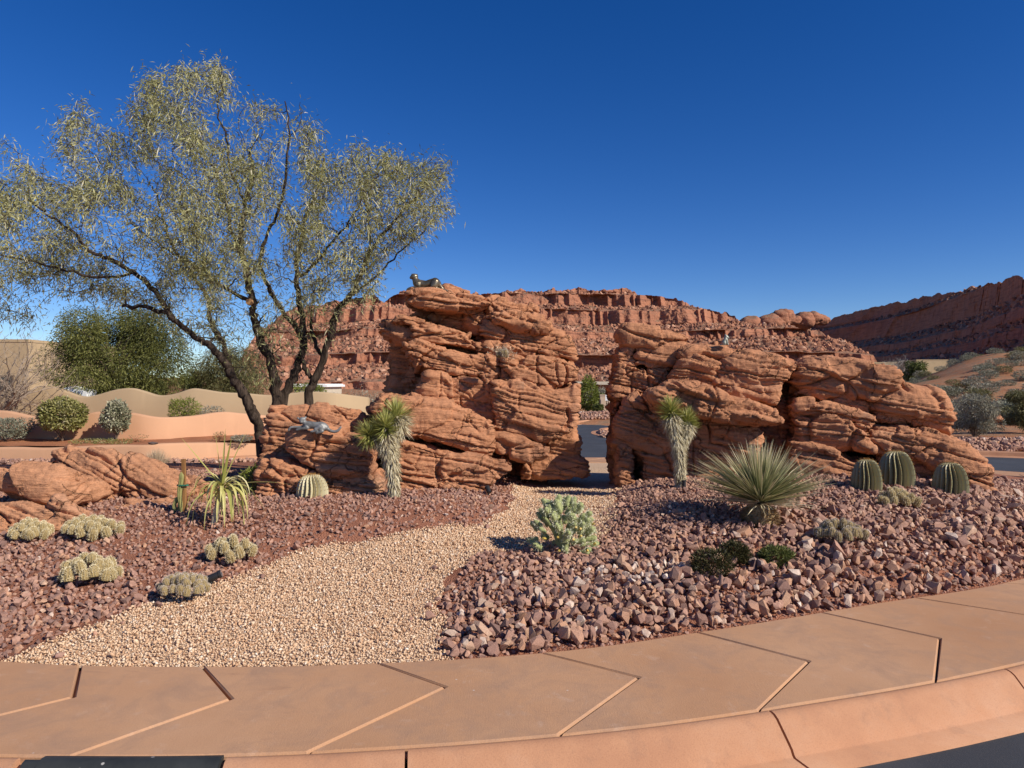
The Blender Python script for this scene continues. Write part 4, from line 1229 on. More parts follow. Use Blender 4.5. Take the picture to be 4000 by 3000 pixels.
def wavy_wall(label, base_curve, top, bot, mat, th=.22, n=160):
    """base_curve: (px, depth) list; top: (px, py) list traced on the photograph; bottom height in metres"""
    bc = np.asarray(base_curve, float); px = np.linspace(bc[0, 0], bc[-1, 0], n)
    d = np.interp(px, bc[:, 0], bc[:, 1]); d = np.convolve(np.pad(d, 6, 'edge'), np.ones(13) / 13, 'valid')
    tp = np.asarray(top, float)
    tt = catmull(tp, 6)
    py = np.interp(px, tt[:, 0], tt[:, 1])
    zt_ = CAMZ - (py - 1500) / F * d
    xy = np.stack([(px - 2000) / F * d, d], -1)
    tg = np.gradient(xy, axis=0); tg /= np.linalg.norm(tg, axis=1, keepdims=True)
    nr_ = np.stack([-tg[:, 1], tg[:, 0]], -1)
    loc = (xy[n // 2][0], xy[n // 2][1], bot)
    prof = [(0, 0, 0), (0, 1, -.06), (.03, 1, -.015), (.08, 1, 0), (th - .08, 1, 0), (th - .03, 1, -.015), (th, 1, -.06), (th, 0, 0)]
    V = []
    for off, up, dz in prof:
        p = xy + nr_ * off
        V.append(np.column_stack([p, np.where(up, zt_ + dz, bot)]))
    V = np.concatenate(V)
    k = len(prof); i = np.arange(k - 1)[:, None] * n; j = np.arange(n - 1)[None]
    Fq = np.stack([i + j, i + j + 1, i + n + j + 1, i + n + j], -1).reshape(-1, 4)
    caps = np.array([[q * n for q in range(k)][::-1], [q * n + n - 1 for q in range(k)]])
    o = obj('stucco_wall', V - np.array(loc), [Fq, caps], mat, None, smooth=False)
    for p_ in o.data.polygons: p_.use_smooth = len(p_.vertices) == 4
    o.location = loc
    return tag(o, label, 'wall', 'stucco terrace walls'), xy

def terrace(xyA, xyB, z, name='terrace'):
    n = min(len(xyA), len(xyB)); a = xyA[np.linspace(0, len(xyA) - 1, n).astype(int)]; b_ = xyB[np.linspace(0, len(xyB) - 1, n).astype(int)]
    K = 7
    V = np.concatenate([np.column_stack([a * (1 - t) + b_ * t, np.full(n, z)]) for t in np.linspace(0, 1, K)])
    V[:, 2] += .05 * fbm(V * 1.2, 3, 6)
    i = np.arange(K - 1)[:, None] * n; j = np.arange(n - 1)[None]
    tag(obj(name, V, np.stack([i + j, i + j + 1, i + n + j + 1, i + n + j], -1).reshape(-1, 4), M['dirt'], smooth=True), kind='structure')
_, w1 = wavy_wall('lowest apricot stucco wall, nearly level along its top, beside the road', [(-500, 17.4), (600, 17.6), (1150, 20)],
    [(-500, 1762), (0, 1747), (180, 1750), (418, 1739), (562, 1739), (646, 1732), (845, 1729), (1014, 1734), (1150, 1745)], -.6, M['stucco_low'])
_, w2 = wavy_wall('middle apricot stucco wall with a wavy top, behind the clipped bushes', [(-500, 19.6), (600, 19.8), (1150, 22.3)],
    [(-500, 1640), (-200, 1600), (0, 1604), (65, 1613), (134, 1627), (230, 1629), (323, 1618), (383, 1608), (497, 1611), (621, 1629), (746, 1625), (865, 1609), (945, 1614), (1034, 1622), (1150, 1640)], -.2, M['stucco_low'])
_, w3 = wavy_wall('upper tan stucco wall with a scalloped top, below the dense green tree', [(-500, 23.0), (700, 23.2), (1340, 24), (1445, 25.5)],
    [(-500, 1510), (-100, 1520), (60, 1530), (110, 1525), (190, 1508), (262, 1530), (338, 1549), (447, 1522), (512, 1516), (560, 1527), (620, 1544), (680, 1538), (745, 1518), (790, 1520), (870, 1532), (960, 1536), (1044, 1543), (1120, 1537), (1200, 1530), (1300, 1534), (1445, 1552)], .3, M['stucco_high'])
off = np.array([0, .18])
terrace(w1 + off, w2 + np.array([0, .05]), .17)
terrace(w2 + off, w3 + np.array([0, .05]), .60)

def pd(px, py, d): return np.array(P(px, py, d))
T1, T2 = .17, .60
def at_z(px, d, z): return (float((px - 2000) / F * d), float(d), float(z))
def ht(p0, p1, d): return (p1 - p0) / F * d
# clipped bushes in front of the middle wall
shrub('clipped_bush', 'rounded yellow green bush clipped into a ball, shadow on the wall behind', 'bush', at_z(244, 19.15, T1), 1.16, 1.14, 5200, .075, .045, M['leaf_topiary'], M['twig'], 301, 'clipped bushes along the terrace', 'dome', 12, .2, clear=.20)
shrub('clipped_bush', 'tall oval silvery bush with pale flowers against the apricot wall', 'bush', at_z(454, 19.2, T1), 1.10, .70, 3600, .07, .042, M['leaf_flower'], M['twig'], 302, 'clipped bushes along the terrace', 'dome', 10, .28, clear=.12)
shrub('clipped_bush', 'flat topped grey bush at the left edge in front of the apricot wall', 'bush', at_z(20, 18.9, T1), .72, 1.25, 3600, .07, .025, M['leaf_sage'], M['twig'], 303, 'clipped bushes along the terrace', 'flat', 18, .25, clear=.04)
shrub('small_shrub', 'bright green feathery shrub growing just below the tan wall', 'shrub', at_z(722, 21.6, T2), .68, .92, 1800, .10, .018, M['leaf_green'], M['twig'], 304, None, 'dome', 24, .3)
shrub('small_shrub', 'thin grey shrub beside the bright green one below the tan wall', 'shrub', at_z(832, 21.6, T2), .42, .72, 700, .07, .02, M['leaf_grey'], M['twig'], 305, None, 'dome', 26, .35)
shrub('small_shrub', 'small reddish brown dry shrub at the foot of the apricot wall', 'shrub', at_z(857, 19.0, T1), .24, .38, 260, .05, .012, M['leaf_olive'], M['twig_red'], 306, None, 'dome', 34, .3)
shrub('small_shrub', 'low yellowish cushion plant on the terrace right of the dry shrub', 'shrub', at_z(945, 19.0, T1), .17, .55, 900, .05, .015, M['leaf_grey'], M['twig'], 307, None, 'flat', 12, .25)
shrub('small_shrub', 'sparse leafless red shrub lying low on the terrace', 'shrub', at_z(530, 18.7, T1), .22, .62, 60, .05, .02, M['leaf_olive'], M['twig_red'], 308, None, 'flat', 22, .4)
for q, (px, w, l) in enumerate([(330, .7, 'low yellow green ground plant below the yellow green clipped ball'), (405, .5, 'tiny dry ground plant between the two clipped bushes'), (470, .6, 'low yellow ground plant below the silvery oval bush')]):
    shrub('ground_plant', l, 'plant', at_z(px, 18.3, T1), .11, w, 400, .06, .012, M['leaf_topiary'], M['twig'], 320 + q, None, 'flat', 8, .3)
# dry ball of grass in front of the lowest wall
def grass_ball(name, label, cat, base, H, Wd, n, mat, seed, wd=.006):
    r = np.random.default_rng(seed)
    a = r.uniform(0, 6.283, n); el = r.uniform(0, 1, n) ** .6
    tip = np.stack([np.cos(a) * Wd / 2 * el, np.sin(a) * Wd / 2 * el, H * np.sqrt(1 - (el * .9) ** 2) * r.uniform(.75, 1, n)], -1)
    pos = np.stack([np.cos(a), np.sin(a), a * 0], -1) * (Wd * .10 * el)[:, None]
    d = tip - pos
    V, Fq, k = spikes(pos, d, np.linalg.norm(d, axis=1), wd, r, 2)
    o = obj(name, V, Fq, mat, None, False, {'tint': np.repeat(np.clip(r.normal(.5, .25, n), 0, 1), k)})
    o.location = base
    return tag(o, label, cat)
M['straw'] = leaf_mat('straw', [(.34, .25, .15), (.55, .42, .28), (.68, .56, .40)], .1)
grass_ball('dry_grass', 'pale dry ball of grass in front of the lowest apricot wall', 'grass clump', at_z(612, 16.6, -.36), .62, .78, 900, M['straw'], 331, .008)
b = MB()
rv, rf = rock_variant(55, 16)
b.add(rv * np.array([.34, .2, .16]), [rf])
o = b.build('stone', plain('dark_stone', (.12, .085, .07)), None); o.location = at_z(598, 17.75, .21)
tag(o, 'small dark stone lying on top of the lowest apricot wall', 'stone')
# road-side cobble banks
r6 = np.random.default_rng(61)
def bank(px0, px1, d0, d1, n, smin, smax, h, name='roadside_cobbles'):
    px = r6.uniform(px0, px1, n); d = r6.uniform(d0, d1, n)
    x = (px - 2000) / F * d
    z = land(x, d) + h * np.sin(np.clip((d - d0) / (d1 - d0), 0, 1) * math.pi) + .05
    scatter(name, np.column_stack([x, d, z]), r6.uniform(smin, smax, n), np.clip(r6.normal(.5, .25, n), 0, 1), RV, M['riprap'], r6)
bank(-400, 1100, 16.5, 17.5, 1500, .06, .16, .22)
bank(3560, 4300, 21.6, 23.2, 1500, .10, .26, .30)
bank(2230, 2420, 38.2, 40.5, 700, .10, .28, .25)
bank(2345, 2480, 27.2, 30.5, 500, .07, .18, .10)

# ------------------------------------------------------------------ trees and houses behind the walls
def rough_tree(name, label, base, H, Wd, nleaf, leaf, wleaf, lm, tm, seed, clumps=26, trunk=.14, D=None, low=.15, group=None):
    """dense tree: trunk and limbs, then overlapping leaf clumps of different sizes"""
    r = np.random.default_rng(seed)
    t = thing(name, base, label, 'tree', group)
    D = D or Wd
    b = MB()
    top = []
    for q in range(clumps):
        a = r.uniform(0, 6.283); rr_ = r.uniform(.15, 1) ** .6; zz = r.uniform(low, .88)
        lim = math.sqrt(max(.05, 1 - ((zz - .42) / .62) ** 2))
        c = np.array([math.cos(a) * Wd / 2 * rr_ * lim * .82, math.sin(a) * D / 2 * rr_ * lim * .82, zz * H])
        top.append(c)
        mid = c * np.array([.3, .3, .6]) + r.normal(0, .04, 3) * H
        p = catmull([np.zeros(3) + r.normal(0, .02, 3), mid, c], 5)
        b.tube(p, np.linspace(trunk * .45, trunk * .08, len(p)), 5, False)
    b.tube(np.array([(0, 0, -.2), (0.02, 0, .15 * H), (0, .02, .3 * H)]), [trunk, trunk * .85, trunk * .6], 8, False)
    b.build('trunk', tm, t, False, world=False)
    pos, dr = [], []
    per = nleaf // clumps
    tn = []
    for c in top:
        R_ = r.uniform(.13, .24) * (Wd + H) / 2
        u = r.normal(size=(per, 3)); u /= np.linalg.norm(u, axis=1, keepdims=True)
        rad_ = R_ * r.uniform(.35, 1, per) ** .55 * (1 + .3 * fbm(u * 2 + c, 2, seed))
        pos.append(c + u * rad_[:, None] * np.array([1, 1, .75])); dr.append(u + r.normal(0, .6, (per, 3)) + np.array([0, 0, -.25]))
        tn.append(np.clip(r.normal(r.uniform(.2, .7), .2, per), 0, 1))
    pos = np.concatenate(pos); dr = np.concatenate(dr); tn = np.concatenate(tn)
    k = pos[:, 2] > .03 * H
    pos, dr, tn = pos[k], dr[k], tn[k]
    V, Fq = leaves(pos, dr, leaf * r.uniform(.6, 1.4, len(pos)), wleaf * r.uniform(.7, 1.3, len(pos)), r, .5)
    obj('crown', V, Fq, lm, t, False, {'tint': np.repeat(tn, 4)}, None, False)
    return t
M['bark_dark'] = plain('dark_bark', (.085, .062, .048), .95, .1, .4, 20, .6)
rough_tree('dense_tree', 'large dense dark green tree rising behind the tan scalloped wall', at_z(455, 26.5, .6), 4.0, 5.3, 70000, .10, .030, M['leaf_mid'], M['bark_dark'], 401, 60, .2, 3.6, .05)
rough_tree('olive_tree', 'brownish olive tree behind the wall, partly hidden by dark slanting trunks', at_z(930, 29, .6), 2.75, 3.6, 20000, .10, .026, M['leaf_olive'], M['bark_dark'], 402, 34, .12, 2.4, .12)
rough_tree('olive_tree', 'small low green tree left of the slanting trunks, behind the wall', at_z(770, 31, .6), 2.1, 1.6, 4000, .16, .04, M['leaf_dark'], M['bark_dark'], 403, 20, .10, None, .12)

def bare_tree(name, label, base, H, Wd, nb, mat, seed, r0=.05, lv=3, leafm=None, nl=0, side=0.0):
    r = np.random.default_rng(seed)
    t = thing(name, base, label, 'tree')
    b = MB(); tips = []
    def grow(p, d, L, rd, lev):
        pts = [p]; q = p
        for s_ in range(4):
            d = d + r.normal(0, .22, 3) + np.array([0, 0, .04]); d /= np.linalg.norm(d)
            q = q + d * L / 4; pts.append(q)
        b.tube(np.array(pts), np.linspace(rd, rd * .55, 5), 5 if lev < 2 else 3, False)
        tips.append(q)
        if lev < lv:
            for k in range(r.integers(2, 5)):
                i = r.integers(1, 5)
                e = r.normal(0, .75, 3) + np.array([side, 0, .25]); nd = d * .8 + e; nd /= np.linalg.norm(nd)
                grow(pts[i], nd, L * r.uniform(.5, .75), rd * .5, lev + 1)
    for k in range(nb):
        a = 6.283 * k / nb + r.uniform(-.4, .4)
        d = np.array([math.cos(a) * Wd / H * .7 + side, math.sin(a) * Wd / H * .7, .8]); d /= np.linalg.norm(d)
        grow(np.zeros(3), d, H * .52, r0, 0)
    b.build('branches', mat, t, False, world=False)
    if nl:
        tp = np.array(tips); pos = tp[r.integers(0, len(tp), nl)] + r.normal(0, .07 * H, (nl, 3))
        V, Fq = leaves(pos, r.normal(size=(nl, 3)), .07 * r.uniform(.6, 1.4, nl), .025, r)
        obj('foliage', V, Fq, leafm, t, False, {'tint': np.repeat(r.random(nl), 4)}, None, False)
    return t
bare_tree('bare_tree', 'leafless pale grey tree at the left edge, branches tangling over the tan wall', at_z(-20, 21.6, .6), 3.1, 3.6, 20, M['twig_tan'], 411, .045, 4, side=.12)
bare_tree('bare_bush', 'grey nearly leafless bush behind the wall, next to the tall outcrop', at_z(1400, 27.5, .2), 1.7, 1.9, 11, M['twig'], 412, .03, 4, M['leaf_grey'], 2600)
bare_tree('bare_bush', 'thin dark twiggy bush left of the grey bush behind the wall', at_z(1320, 26.8, .4), 1.1, 1.2, 7, M['twig'], 413, .022, 4, M['leaf_olive'], 700)
shrub('small_shrub', 'yellow green shrub just behind the wall beside the right tree trunk', 'shrub', at_z(1205, 26, 1.0), .75, 1.3, 1500, .1, .03, M['leaf_green'], M['twig'], 414, None, 'dome', 12, .3)

def house(name, label, px0, px1, py_top, d, z0, wallm, roofm, depth=8, over=.4, win=(), parapet=True, yaw=0):
    x0, x1 = (px0 - 2000) / F * d, (px1 - 2000) / F * d
    zt_ = CAMZ - (py_top - 1500) / F * d
    c = np.array([(x0 + x1) / 2, d + depth / 2, z0])
    t = thing(name, tuple(c), label, 'house')
    w, h = x1 - x0, zt_ - z0
    b = MB(); b.box((0, 0, h / 2), (w, depth, h)); b.build('wall', wallm, t, world=False)
    b = MB()
    if parapet:
        for (cx, cy, sx, sy) in ((0, -depth / 2 + .1, w + .08, .26), (0, depth / 2 - .1, w + .08, .26), (-w / 2 + .1, 0, .26, depth - .4), (w / 2 - .1, 0, .26, depth - .4)):
            b.box((cx, cy, h + .06), (sx, sy, .16))
        b.box((0, 0, h + .004), (w - .3, depth - .3, .05))
    else:
        b.box((0, 0, h + .11), (w + 2 * over, depth + 2 * over, .2)); b.box((0, 0, h + .24), (w + 2 * over - .3, depth + 2 * over - .3, .07))
    b.build('roof', roofm, t, world=False)
    for (u, v, ww, hh) in win:
        b = MB()
        for (cx, cz, sx, sz) in ((0, hh / 2, ww, .07), (0, -hh / 2, ww, .07), (-ww / 2, 0, .07, hh + .07), (ww / 2, 0, .07, hh + .07)):
            b.box((u + cx, -depth / 2 - .03, v + cz), (sx, .10, sz))
        f = b.build('window', M['trim'], t, world=False)
        b = MB(); b.box((u, -depth / 2 - .012, v), (ww - .06, .03, hh - .06)); b.build('pane', M['glass'], f, world=False)
    return t
M['trim'] = plain('window_trim', (.12, .085, .06))
M['glass'] = plain('window_glass', (.03, .035, .04), .12, .6)
M['house_tan'] = plain('tan_house', (.46, .34, .20), .9, .1, .08, 2)
M['house_brown'] = plain('brown_house', (.26, .14, .085), .9, .1, .1, 2)
M['house_pale'] = plain('pale_house', (.55, .48, .37), .9, .1, .08, 2)
M['white'] = plain('white_panel', (.82, .82, .80), .6, .3, .03, 2)
house('house', 'tan flat roofed house at the left edge behind the bare tree', -700, 110, 1335, 40, -.3, M['house_tan'], M['house_tan'], 9, win=[(4.5, 1.9, 1.0, 1.1)])
house('house', 'low brown house under the trees behind the scalloped wall', 560, 900, 1486, 36, .2, M['house_brown'], M['house_brown'], 6, win=[(.35, 1.25, .8, .4), (-1.4, 1.25, .7, .5)])
house('house', 'pale low building with a bright roof edge seen between the dark trunks', 1150, 1268, 1512, 60, -.2, M['house_pale'], M['white'], 6, parapet=False, over=.25)
house('house', 'low house in the gap with a long pale eave', 2225, 2430, 1503, 62, -.2, M['house_brown'], M['house_pale'], 7, parapet=False, over=.9, win=[(-1, .8, 1.4, .5), (1, .8, 1.4, .5)])
house('house', 'flat tan house far off above the right outcrop', 3320, 3520, 1418, 120, 0, M['house_tan'], M['house_tan'], 12, win=[(3.2, 3.9, 1.2, .8)])
house('house', 'tan house with a dark window on the far right slope', 3580, 3705, 1408, 115, .5, M['house_tan'], M['house_tan'], 9, win=[(-1.8, 2.9, 1.0, 1.1)])
b = MB()
p0, p1, p2 = pd(248, 1518, 24.6), pd(338, 1552, 24.6), pd(338, 1532, 24.6)
dv = np.array([0, .6, 0.05])
V = np.array([p0, p1, p2, pd(262, 1512, 24.6)]); V = np.concatenate([V, V + dv])
b.add(V, [np.array([(0, 1, 2, 3), (7, 6, 5, 4), (0, 4, 5, 1), (1, 5, 6, 2), (2, 6, 7, 3), (3, 7, 4, 0)])])
tag(b.build('shade_panel', M['white']), 'bright white wedge of a panel just above the tan wall, under the dense tree', 'panel')

# gap: green shrubs, utility boxes, marker post
zr = lambda px, d: float(land(np.array([(px - 2000) / F * d]), np.array([d]))[0])
shrub('small_shrub', 'upright green shrub by the road seen through the gap', 'shrub', at_z(2298, 43, zr(2298, 43)), 2.3, 1.1, 2200, .17, .06, M['leaf_green'], M['twig'], 421, None, 'dome', 10, .25)
shrub('small_shrub', 'broad clipped dark green shrub seen through the gap', 'shrub', at_z(2352, 45, zr(2352, 45)), 1.4, 1.1, 1800, .14, .06, M['leaf_dark'], M['twig'], 422, None, 'flat', 8, .2)
shrub('small_shrub', 'small round clipped green ball beside the utility box in the gap', 'shrub', at_z(2337, 41.4, zr(2337, 41.4)), .78, .62, 1500, .09, .05, M['leaf_dark'], M['twig'], 423, None, 'flat', 8, .18)
shrub('small_shrub', 'grey green shrub under the long eave in the gap', 'shrub', at_z(2330, 55, zr(2330, 55)), 1.3, 1.9, 1500, .16, .05, M['leaf_sage'], M['twig'], 424, None, 'dome', 10, .3)
shrub('small_shrub', 'pale sage shrub on the left side of the gap by the tall outcrop', 'shrub', at_z(2262, 47, zr(2262, 47)), 1.6, 1.4, 1400, .15, .05, M['leaf_sage'], M['twig'], 425, None, 'dome', 10, .3)
bare_tree('bare_bush', 'leafless bush in front of the eave seen through the gap', at_z(2375, 57, zr(2375, 57)), 2.4, 2.2, 8, M['twig_pale'], 426, .035, 3)
def utility_box(label, px, d, w, h, mat):
    t = thing('utility_box', at_z(px, d, zr(px, d)), label, 'utility box')
    b = MB(); b.box((0, 0, h / 2), (w, w * .8, h)); b.build('cabinet', mat, t, world=False)
    b = MB(); b.box((0, 0, h + .03), (w + .06, w * .8 + .06, .06)); b.build('lid', mat, t, world=False)
M['box_tan'] = plain('tan_metal', (.56, .42, .30), .6, .3, .06)
utility_box('tan utility box beside the road seen through the gap', 2355, 42.0, .34, 1.15, M['box_tan'])
utility_box('second tan utility box, right of the marker post in the gap', 2394, 42.4, .5, .72, M['box_tan'])
t = thing('marker_post', at_z(2372, 41.6, zr(2372, 41.6)), 'thin post with a small white sign plate seen through the gap', 'sign post')
b = MB(); b.box((0, 0, .6), (.07, .07, 1.2)); b.build('post', M['box_tan'], t, world=False)
b = MB(); b.box((0, -.05, 1.02), (.24, .03, .34)); b.build('sign_plate', M['white'], t, world=False)

# right-hand slope
rough_tree('grey_shrub', 'large silvery grey shrub on the bank beyond the road at right', at_z(3805, 25.5, zr(3805, 25.5)), 1.55, 1.75, 9000, .10, .022, M['leaf_grey'], M['twig'], 431, 34, .06, None, .2)
rough_tree('olive_tree', 'green brown bush at the right edge beyond the road', at_z(4010, 27, zr(4010, 27)), 1.7, 1.6, 6000, .11, .03, M['leaf_olive'], M['twig'], 432, 24, .05, None, .15)
bare_tree('bare_tree', 'leafless tree between the two tan houses far off at right', at_z(3520, 100, zr(3520, 100)), 5.2, 4.5, 9, M['twig_pale'], 433, .08, 4)
rough_tree('olive_tree', 'small round green tree in front of the house on the far right slope', at_z(3575, 92, zr(3575, 92)), 3.0, 3.4, 3000, .35, .12, M['leaf_dark'], M['bark_dark'], 434, 16, .12, None, .15)
k = 0
r7 = np.random.default_rng(77)
LSC = []
for q in range(130):
    px = r7.uniform(3500, 4120); d = 30 * (98 / 30) ** r7.uniform(0, 1) ** .8
    LSC.append((px, d))
LSC.sort(key=lambda v: v[1])
protos = []
for q, (px, d) in enumerate(LSC):
    z = zr(px, d)
    lab = 'grey sagebrush scattered on the orange slope beyond the road'
    if q < 4:
        t = shrub('sagebrush', lab, 'shrub', at_z(px, d, z), .7, 1.3, 900, .13, .035, [M['leaf_sage'], M['leaf_grey'], M['leaf_olive'], M['leaf_sage']][q], M['twig'], 440 + q, 'sagebrush on the far right slope', 'dome', 10, .3)
        protos.append(t)
    else:
        src = protos[q % 4]
        c = src.copy(); COL.objects.link(c); c.location = at_z(px, d, z); sc_ = r7.uniform(.7, 1.5); c.scale = (sc_, sc_, sc_ * r7.uniform(.7, 1)); c.rotation_euler = (0, 0, r7.uniform(0, 6))
        for ch in src.children:
            d_ = ch.copy(); d_.parent = c; COL.objects.link(d_)
# pale boulders along the foot of the slope
bd = [rock_variant(600 + q, 20, .8) for q in range(4)]
for q, (px, py, d, s_) in enumerate([(3690, 1560, 34, 1.1), (3735, 1566, 33, .9), (3790, 1555, 35, 1.3), (3880, 1575, 33, 1.2), (3940, 1560, 34, 1.0), (3650, 1548, 36, .8), (3985, 1570, 33, .9)]):
    me = mesh_from('boulder', bd[q % 4][0], [bd[q % 4][1]], M['sandstone'])
    o = place('boulder', me, None, at_z(px, d, zr(px, d) + .25 * s_), (0, 0, q * 1.3), (s_ * 1.2, s_, s_ * .8))
    tag(o, 'pale red boulder at the foot of the orange slope beyond the road', 'boulder', 'boulders on the right bank')
# ------------------------------------------------------------------ feathery tree with slanting trunks
def build_tree():
    r = np.random.default_rng(17)
    DT = 10.6
    def q2(pts, d0, d1):
        n = len(pts)
        return np.array([P(u * 1.8083, v * 1.8083, d0 + (d1 - d0) * i / (n - 1)) for i, (u, v) in enumerate(pts)])
    base = thing('feathery_tree', (P(1010, 1880, DT)[0], DT, .35), 'tall feathery grey green tree with several dark slanting trunks behind the boulder pile', 'tree')
    limbs = [  # traced on the photograph: points, start radius, end radius, depth at both ends
        ([(572, 990), (560, 925), (545, 890), (527, 850), (505, 820), (488, 790), (470, 765), (445, 742), (420, 725), (375, 690), (330, 668), (262, 660)], .125, .035, 10.3, 9.6),
        ([(375, 690), (335, 630), (290, 590), (245, 562), (200, 545), (165, 510), (130, 480), (95, 455), (60, 430)], .055, .014, 10.0, 9.4),
        ([(505, 820), (480, 745), (455, 690), (445, 640), (415, 590), (385, 550), (360, 500), (345, 440), (330, 400)], .060, .014, 10.4, 11.2),
        ([(290, 590), (230, 600), (170, 592), (110, 575), (40, 560), (-30, 545)], .030, .012, 9.8, 9.3),
        ([(597, 925), (598, 870), (590, 800), (565, 735), (550, 690), (545, 655), (535, 600), (522, 550), (520, 500), (530, 440), (545, 380), (540, 320)], .120, .030, 10.7, 10.6),
        ([(522, 550), (500, 500), (488, 440), (470, 380), (440, 330), (425, 290)], .045, .012, 10.6, 11.0),
        ([(545, 655), (500, 630), (440, 592), (400, 560), (365, 540), (310, 505), (270, 470)], .045, .012, 10.6, 11.4),
        ([(530, 440), (500, 370), (490, 300), (470, 240), (480, 190), (475, 140)], .030, .008, 10.6, 10.3),
        ([(602, 925), (615, 850), (640, 795), (655, 745), (652, 690), (645, 640), (640, 580), (648, 520), (662, 470), (690, 400), (700, 340)], .105, .020, 10.8, 11.4),
        ([(648, 720), (600, 655), (575, 610), (560, 560), (585, 490), (610, 430), (620, 350), (625, 280), (615, 220)], .055, .012, 10.8, 10.2),
        ([(645, 600), (690, 560), (720, 520), (760, 470), (785, 420), (790, 370)], .040, .010, 11.2, 10.6),
        ([(665, 925), (668, 850), (682, 815), (700, 770), (715, 720), (725, 680), (755, 640), (780, 590), (795, 555), (830, 500), (880, 445), (920, 410)], .110, .018, 10.9, 10.6),
        ([(700, 770), (680, 740), (672, 690), (680, 640)], .05, .02, 10.9, 11.3),
        ([(670, 815), (655, 785), (648, 765)], .06, .04, 10.9, 10.9),
        ([(790, 560), (800, 510), (790, 440), (770, 380), (760, 320)], .030, .010, 10.7, 11.2),
        ([(755, 640), (820, 590), (870, 540), (920, 500)], .028, .010, 10.7, 10.2),
    ]
    tr = MB(); nodes, radn = [], []
    for pts, a, b_, d0, d1 in limbs:
        p = catmull(q2(pts, d0, d1), 5)
        p = p + r.normal(0, .012, p.shape)
        rd = np.linspace(a, b_, len(p))
        rd = rd * .68
        tr.tube(p, rd * (1 + .08 * r.normal(size=len(p))), 9, True)
        for u, w in zip(p, rd):
            if u[2] > 1.9 or u[0] < -4.6: nodes.append(u); radn.append(w)
    bark = NT('tree_bark', .95, .1)
    c = bark.ramp(bark.noise(6, 6, .65, bark.mapping((3, 3, .6))), [(.35, (.035, .024, .018)), (.55, (.085, .06, .045)), (.75, (.16, .115, .085))])
    M['bark'] = bark.out(c, bark.bump(bark.noise(9, 6, .7, bark.mapping((3, 3, .5))), 1.0, .05))
    tr.build('trunk', M['bark'], base, True)
    # pale cut scar on the middle trunk
    sc = MB(); sp = np.array(P(982, 1182, 10.42)); sc.tube(np.array([sp + (0, -.06, 0), sp + (0, -.105, 0)]), [.055, .045], 8)
    sc.build('pruned_scar', plain('cut_wood', (.5, .27, .12)), base)
    crown = np.array([(-250, 640), (-60, 560), (0, 520), (60, 590), (160, 590), (230, 500), (290, 400), (345, 370), (400, 470), (450, 480), (500, 420), (560, 310), (620, 270), (700, 255), (790, 265), (850, 215), (880, 260), (905, 330), (970, 320), (1040, 400), (1120, 420), (1180, 390), (1240, 480), (1260, 580), (1320, 620),
                      (1390, 545), (1450, 590), (1530, 575), (1610, 640), (1700, 610), (1755, 650), (1730, 740), (1765, 810), (1700, 870), (1640, 960), (1530, 990), (1500, 1070), (1480, 1150), (1400, 1190), (1330, 1250), (1250, 1330), (1160, 1420), (1080, 1500), (1000, 1540), (900, 1560), (850, 1500), (830, 1380),
                      (740, 1330), (640, 1250), (480, 1200), (380, 1170), (260, 1150), (160, 1260), (60, 1270), (-120, 1230), (-260, 1000)], float)
    A = np.stack([r.uniform(-260, 1780, 26000), r.uniform(210, 1570, 26000)], -1)
    sd = poly_dist(A, crown)
    k = (sd > 4)
    A, sd = A[k], sd[k]
    dn = vn(np.column_stack([A / 95.0, A[:, :1] * 0]), 3)
    dn2 = vn(np.column_stack([A / 260.0, A[:, :1] * 0]), 8)
    prob = sstep(.28, .62, dn * .65 + dn2 * .35) * .85 + .15
    prob *= np.where(A[:, 1] > 1180, .38, 1.0) * np.where((A[:, 0] < 330) & (A[:, 1] > 700), 1.15, 1)
    k = r.random(len(A)) < prob
    A, sd = A[k][:2700], sd[k][:2700]
    half = np.clip(sd / 300, .15, 1) ** .6 * 2.1
    dep = DT - .1 + r.uniform(-1, 1, len(A)) * half
    att = np.stack([(A[:, 0] - 2000) / F * dep, dep, CAMZ - (A[:, 1] - 1500) / F * dep], -1)
    cen_ = np.array((-3.9, DT, 2.2))
    order = np.argsort(np.linalg.norm((att - cen_) * np.array([1, 1, .8]), axis=1) + r.uniform(0, .6, len(att)))
    nd = np.zeros((len(nodes) + len(att) * 3, 3)); nd[:len(nodes)] = nodes; cnt = len(nodes)
    rds = np.zeros(len(nd)); rds[:cnt] = radn
    tw = MB(); LP, LD = [], []
    for i in order:
        a = att[i]
        dv = a - nd[:cnt]
        dist = np.linalg.norm(dv, axis=1)
        out = nd[:cnt] - cen_; out /= np.linalg.norm(out, axis=1, keepdims=True) + 1e-6
        cost = dist * (1.35 - .35 * np.einsum('ij,ij->i', dv / (dist[:, None] + 1e-6), out)) + .25 * (dv[:, 2] < 0) * dist
        cost[dist < .05] = 9
        j = int(np.argmin(cost)); L = dist[j]
        if L > 2.4: continue
        s_ = nd[j]
        mid = (s_ + a) / 2 + np.array([0, 0, .10 * L]) + r.normal(0, .06, 3) * L
        ra = min(max(.0045, rds[j] * .6), .016)
        p = catmull([s_, mid, a], 3)
        p[1:-1] += r.normal(0, .03, p[1:-1].shape) * L
        tw.tube(p, np.linspace(ra, .0030, len(p)), 4, False)
        nd[cnt] = mid; rds[cnt] = ra * .75; nd[cnt + 1] = a; rds[cnt + 1] = ra * .5; cnt += 2
        # leaves hang in loose strings from the outer half of each twig
        for t in np.linspace(.3, 1, 7):
            q = p[min(len(p) - 1, int(t * (len(p) - 1)))]
            LP.append(q); LD.append((a - s_) / (L + 1e-6))
    tw.build('twigs', M['bark'], base, False)
    LP = np.array(LP); LD = np.array(LD)
    # bunches
    n = 82000
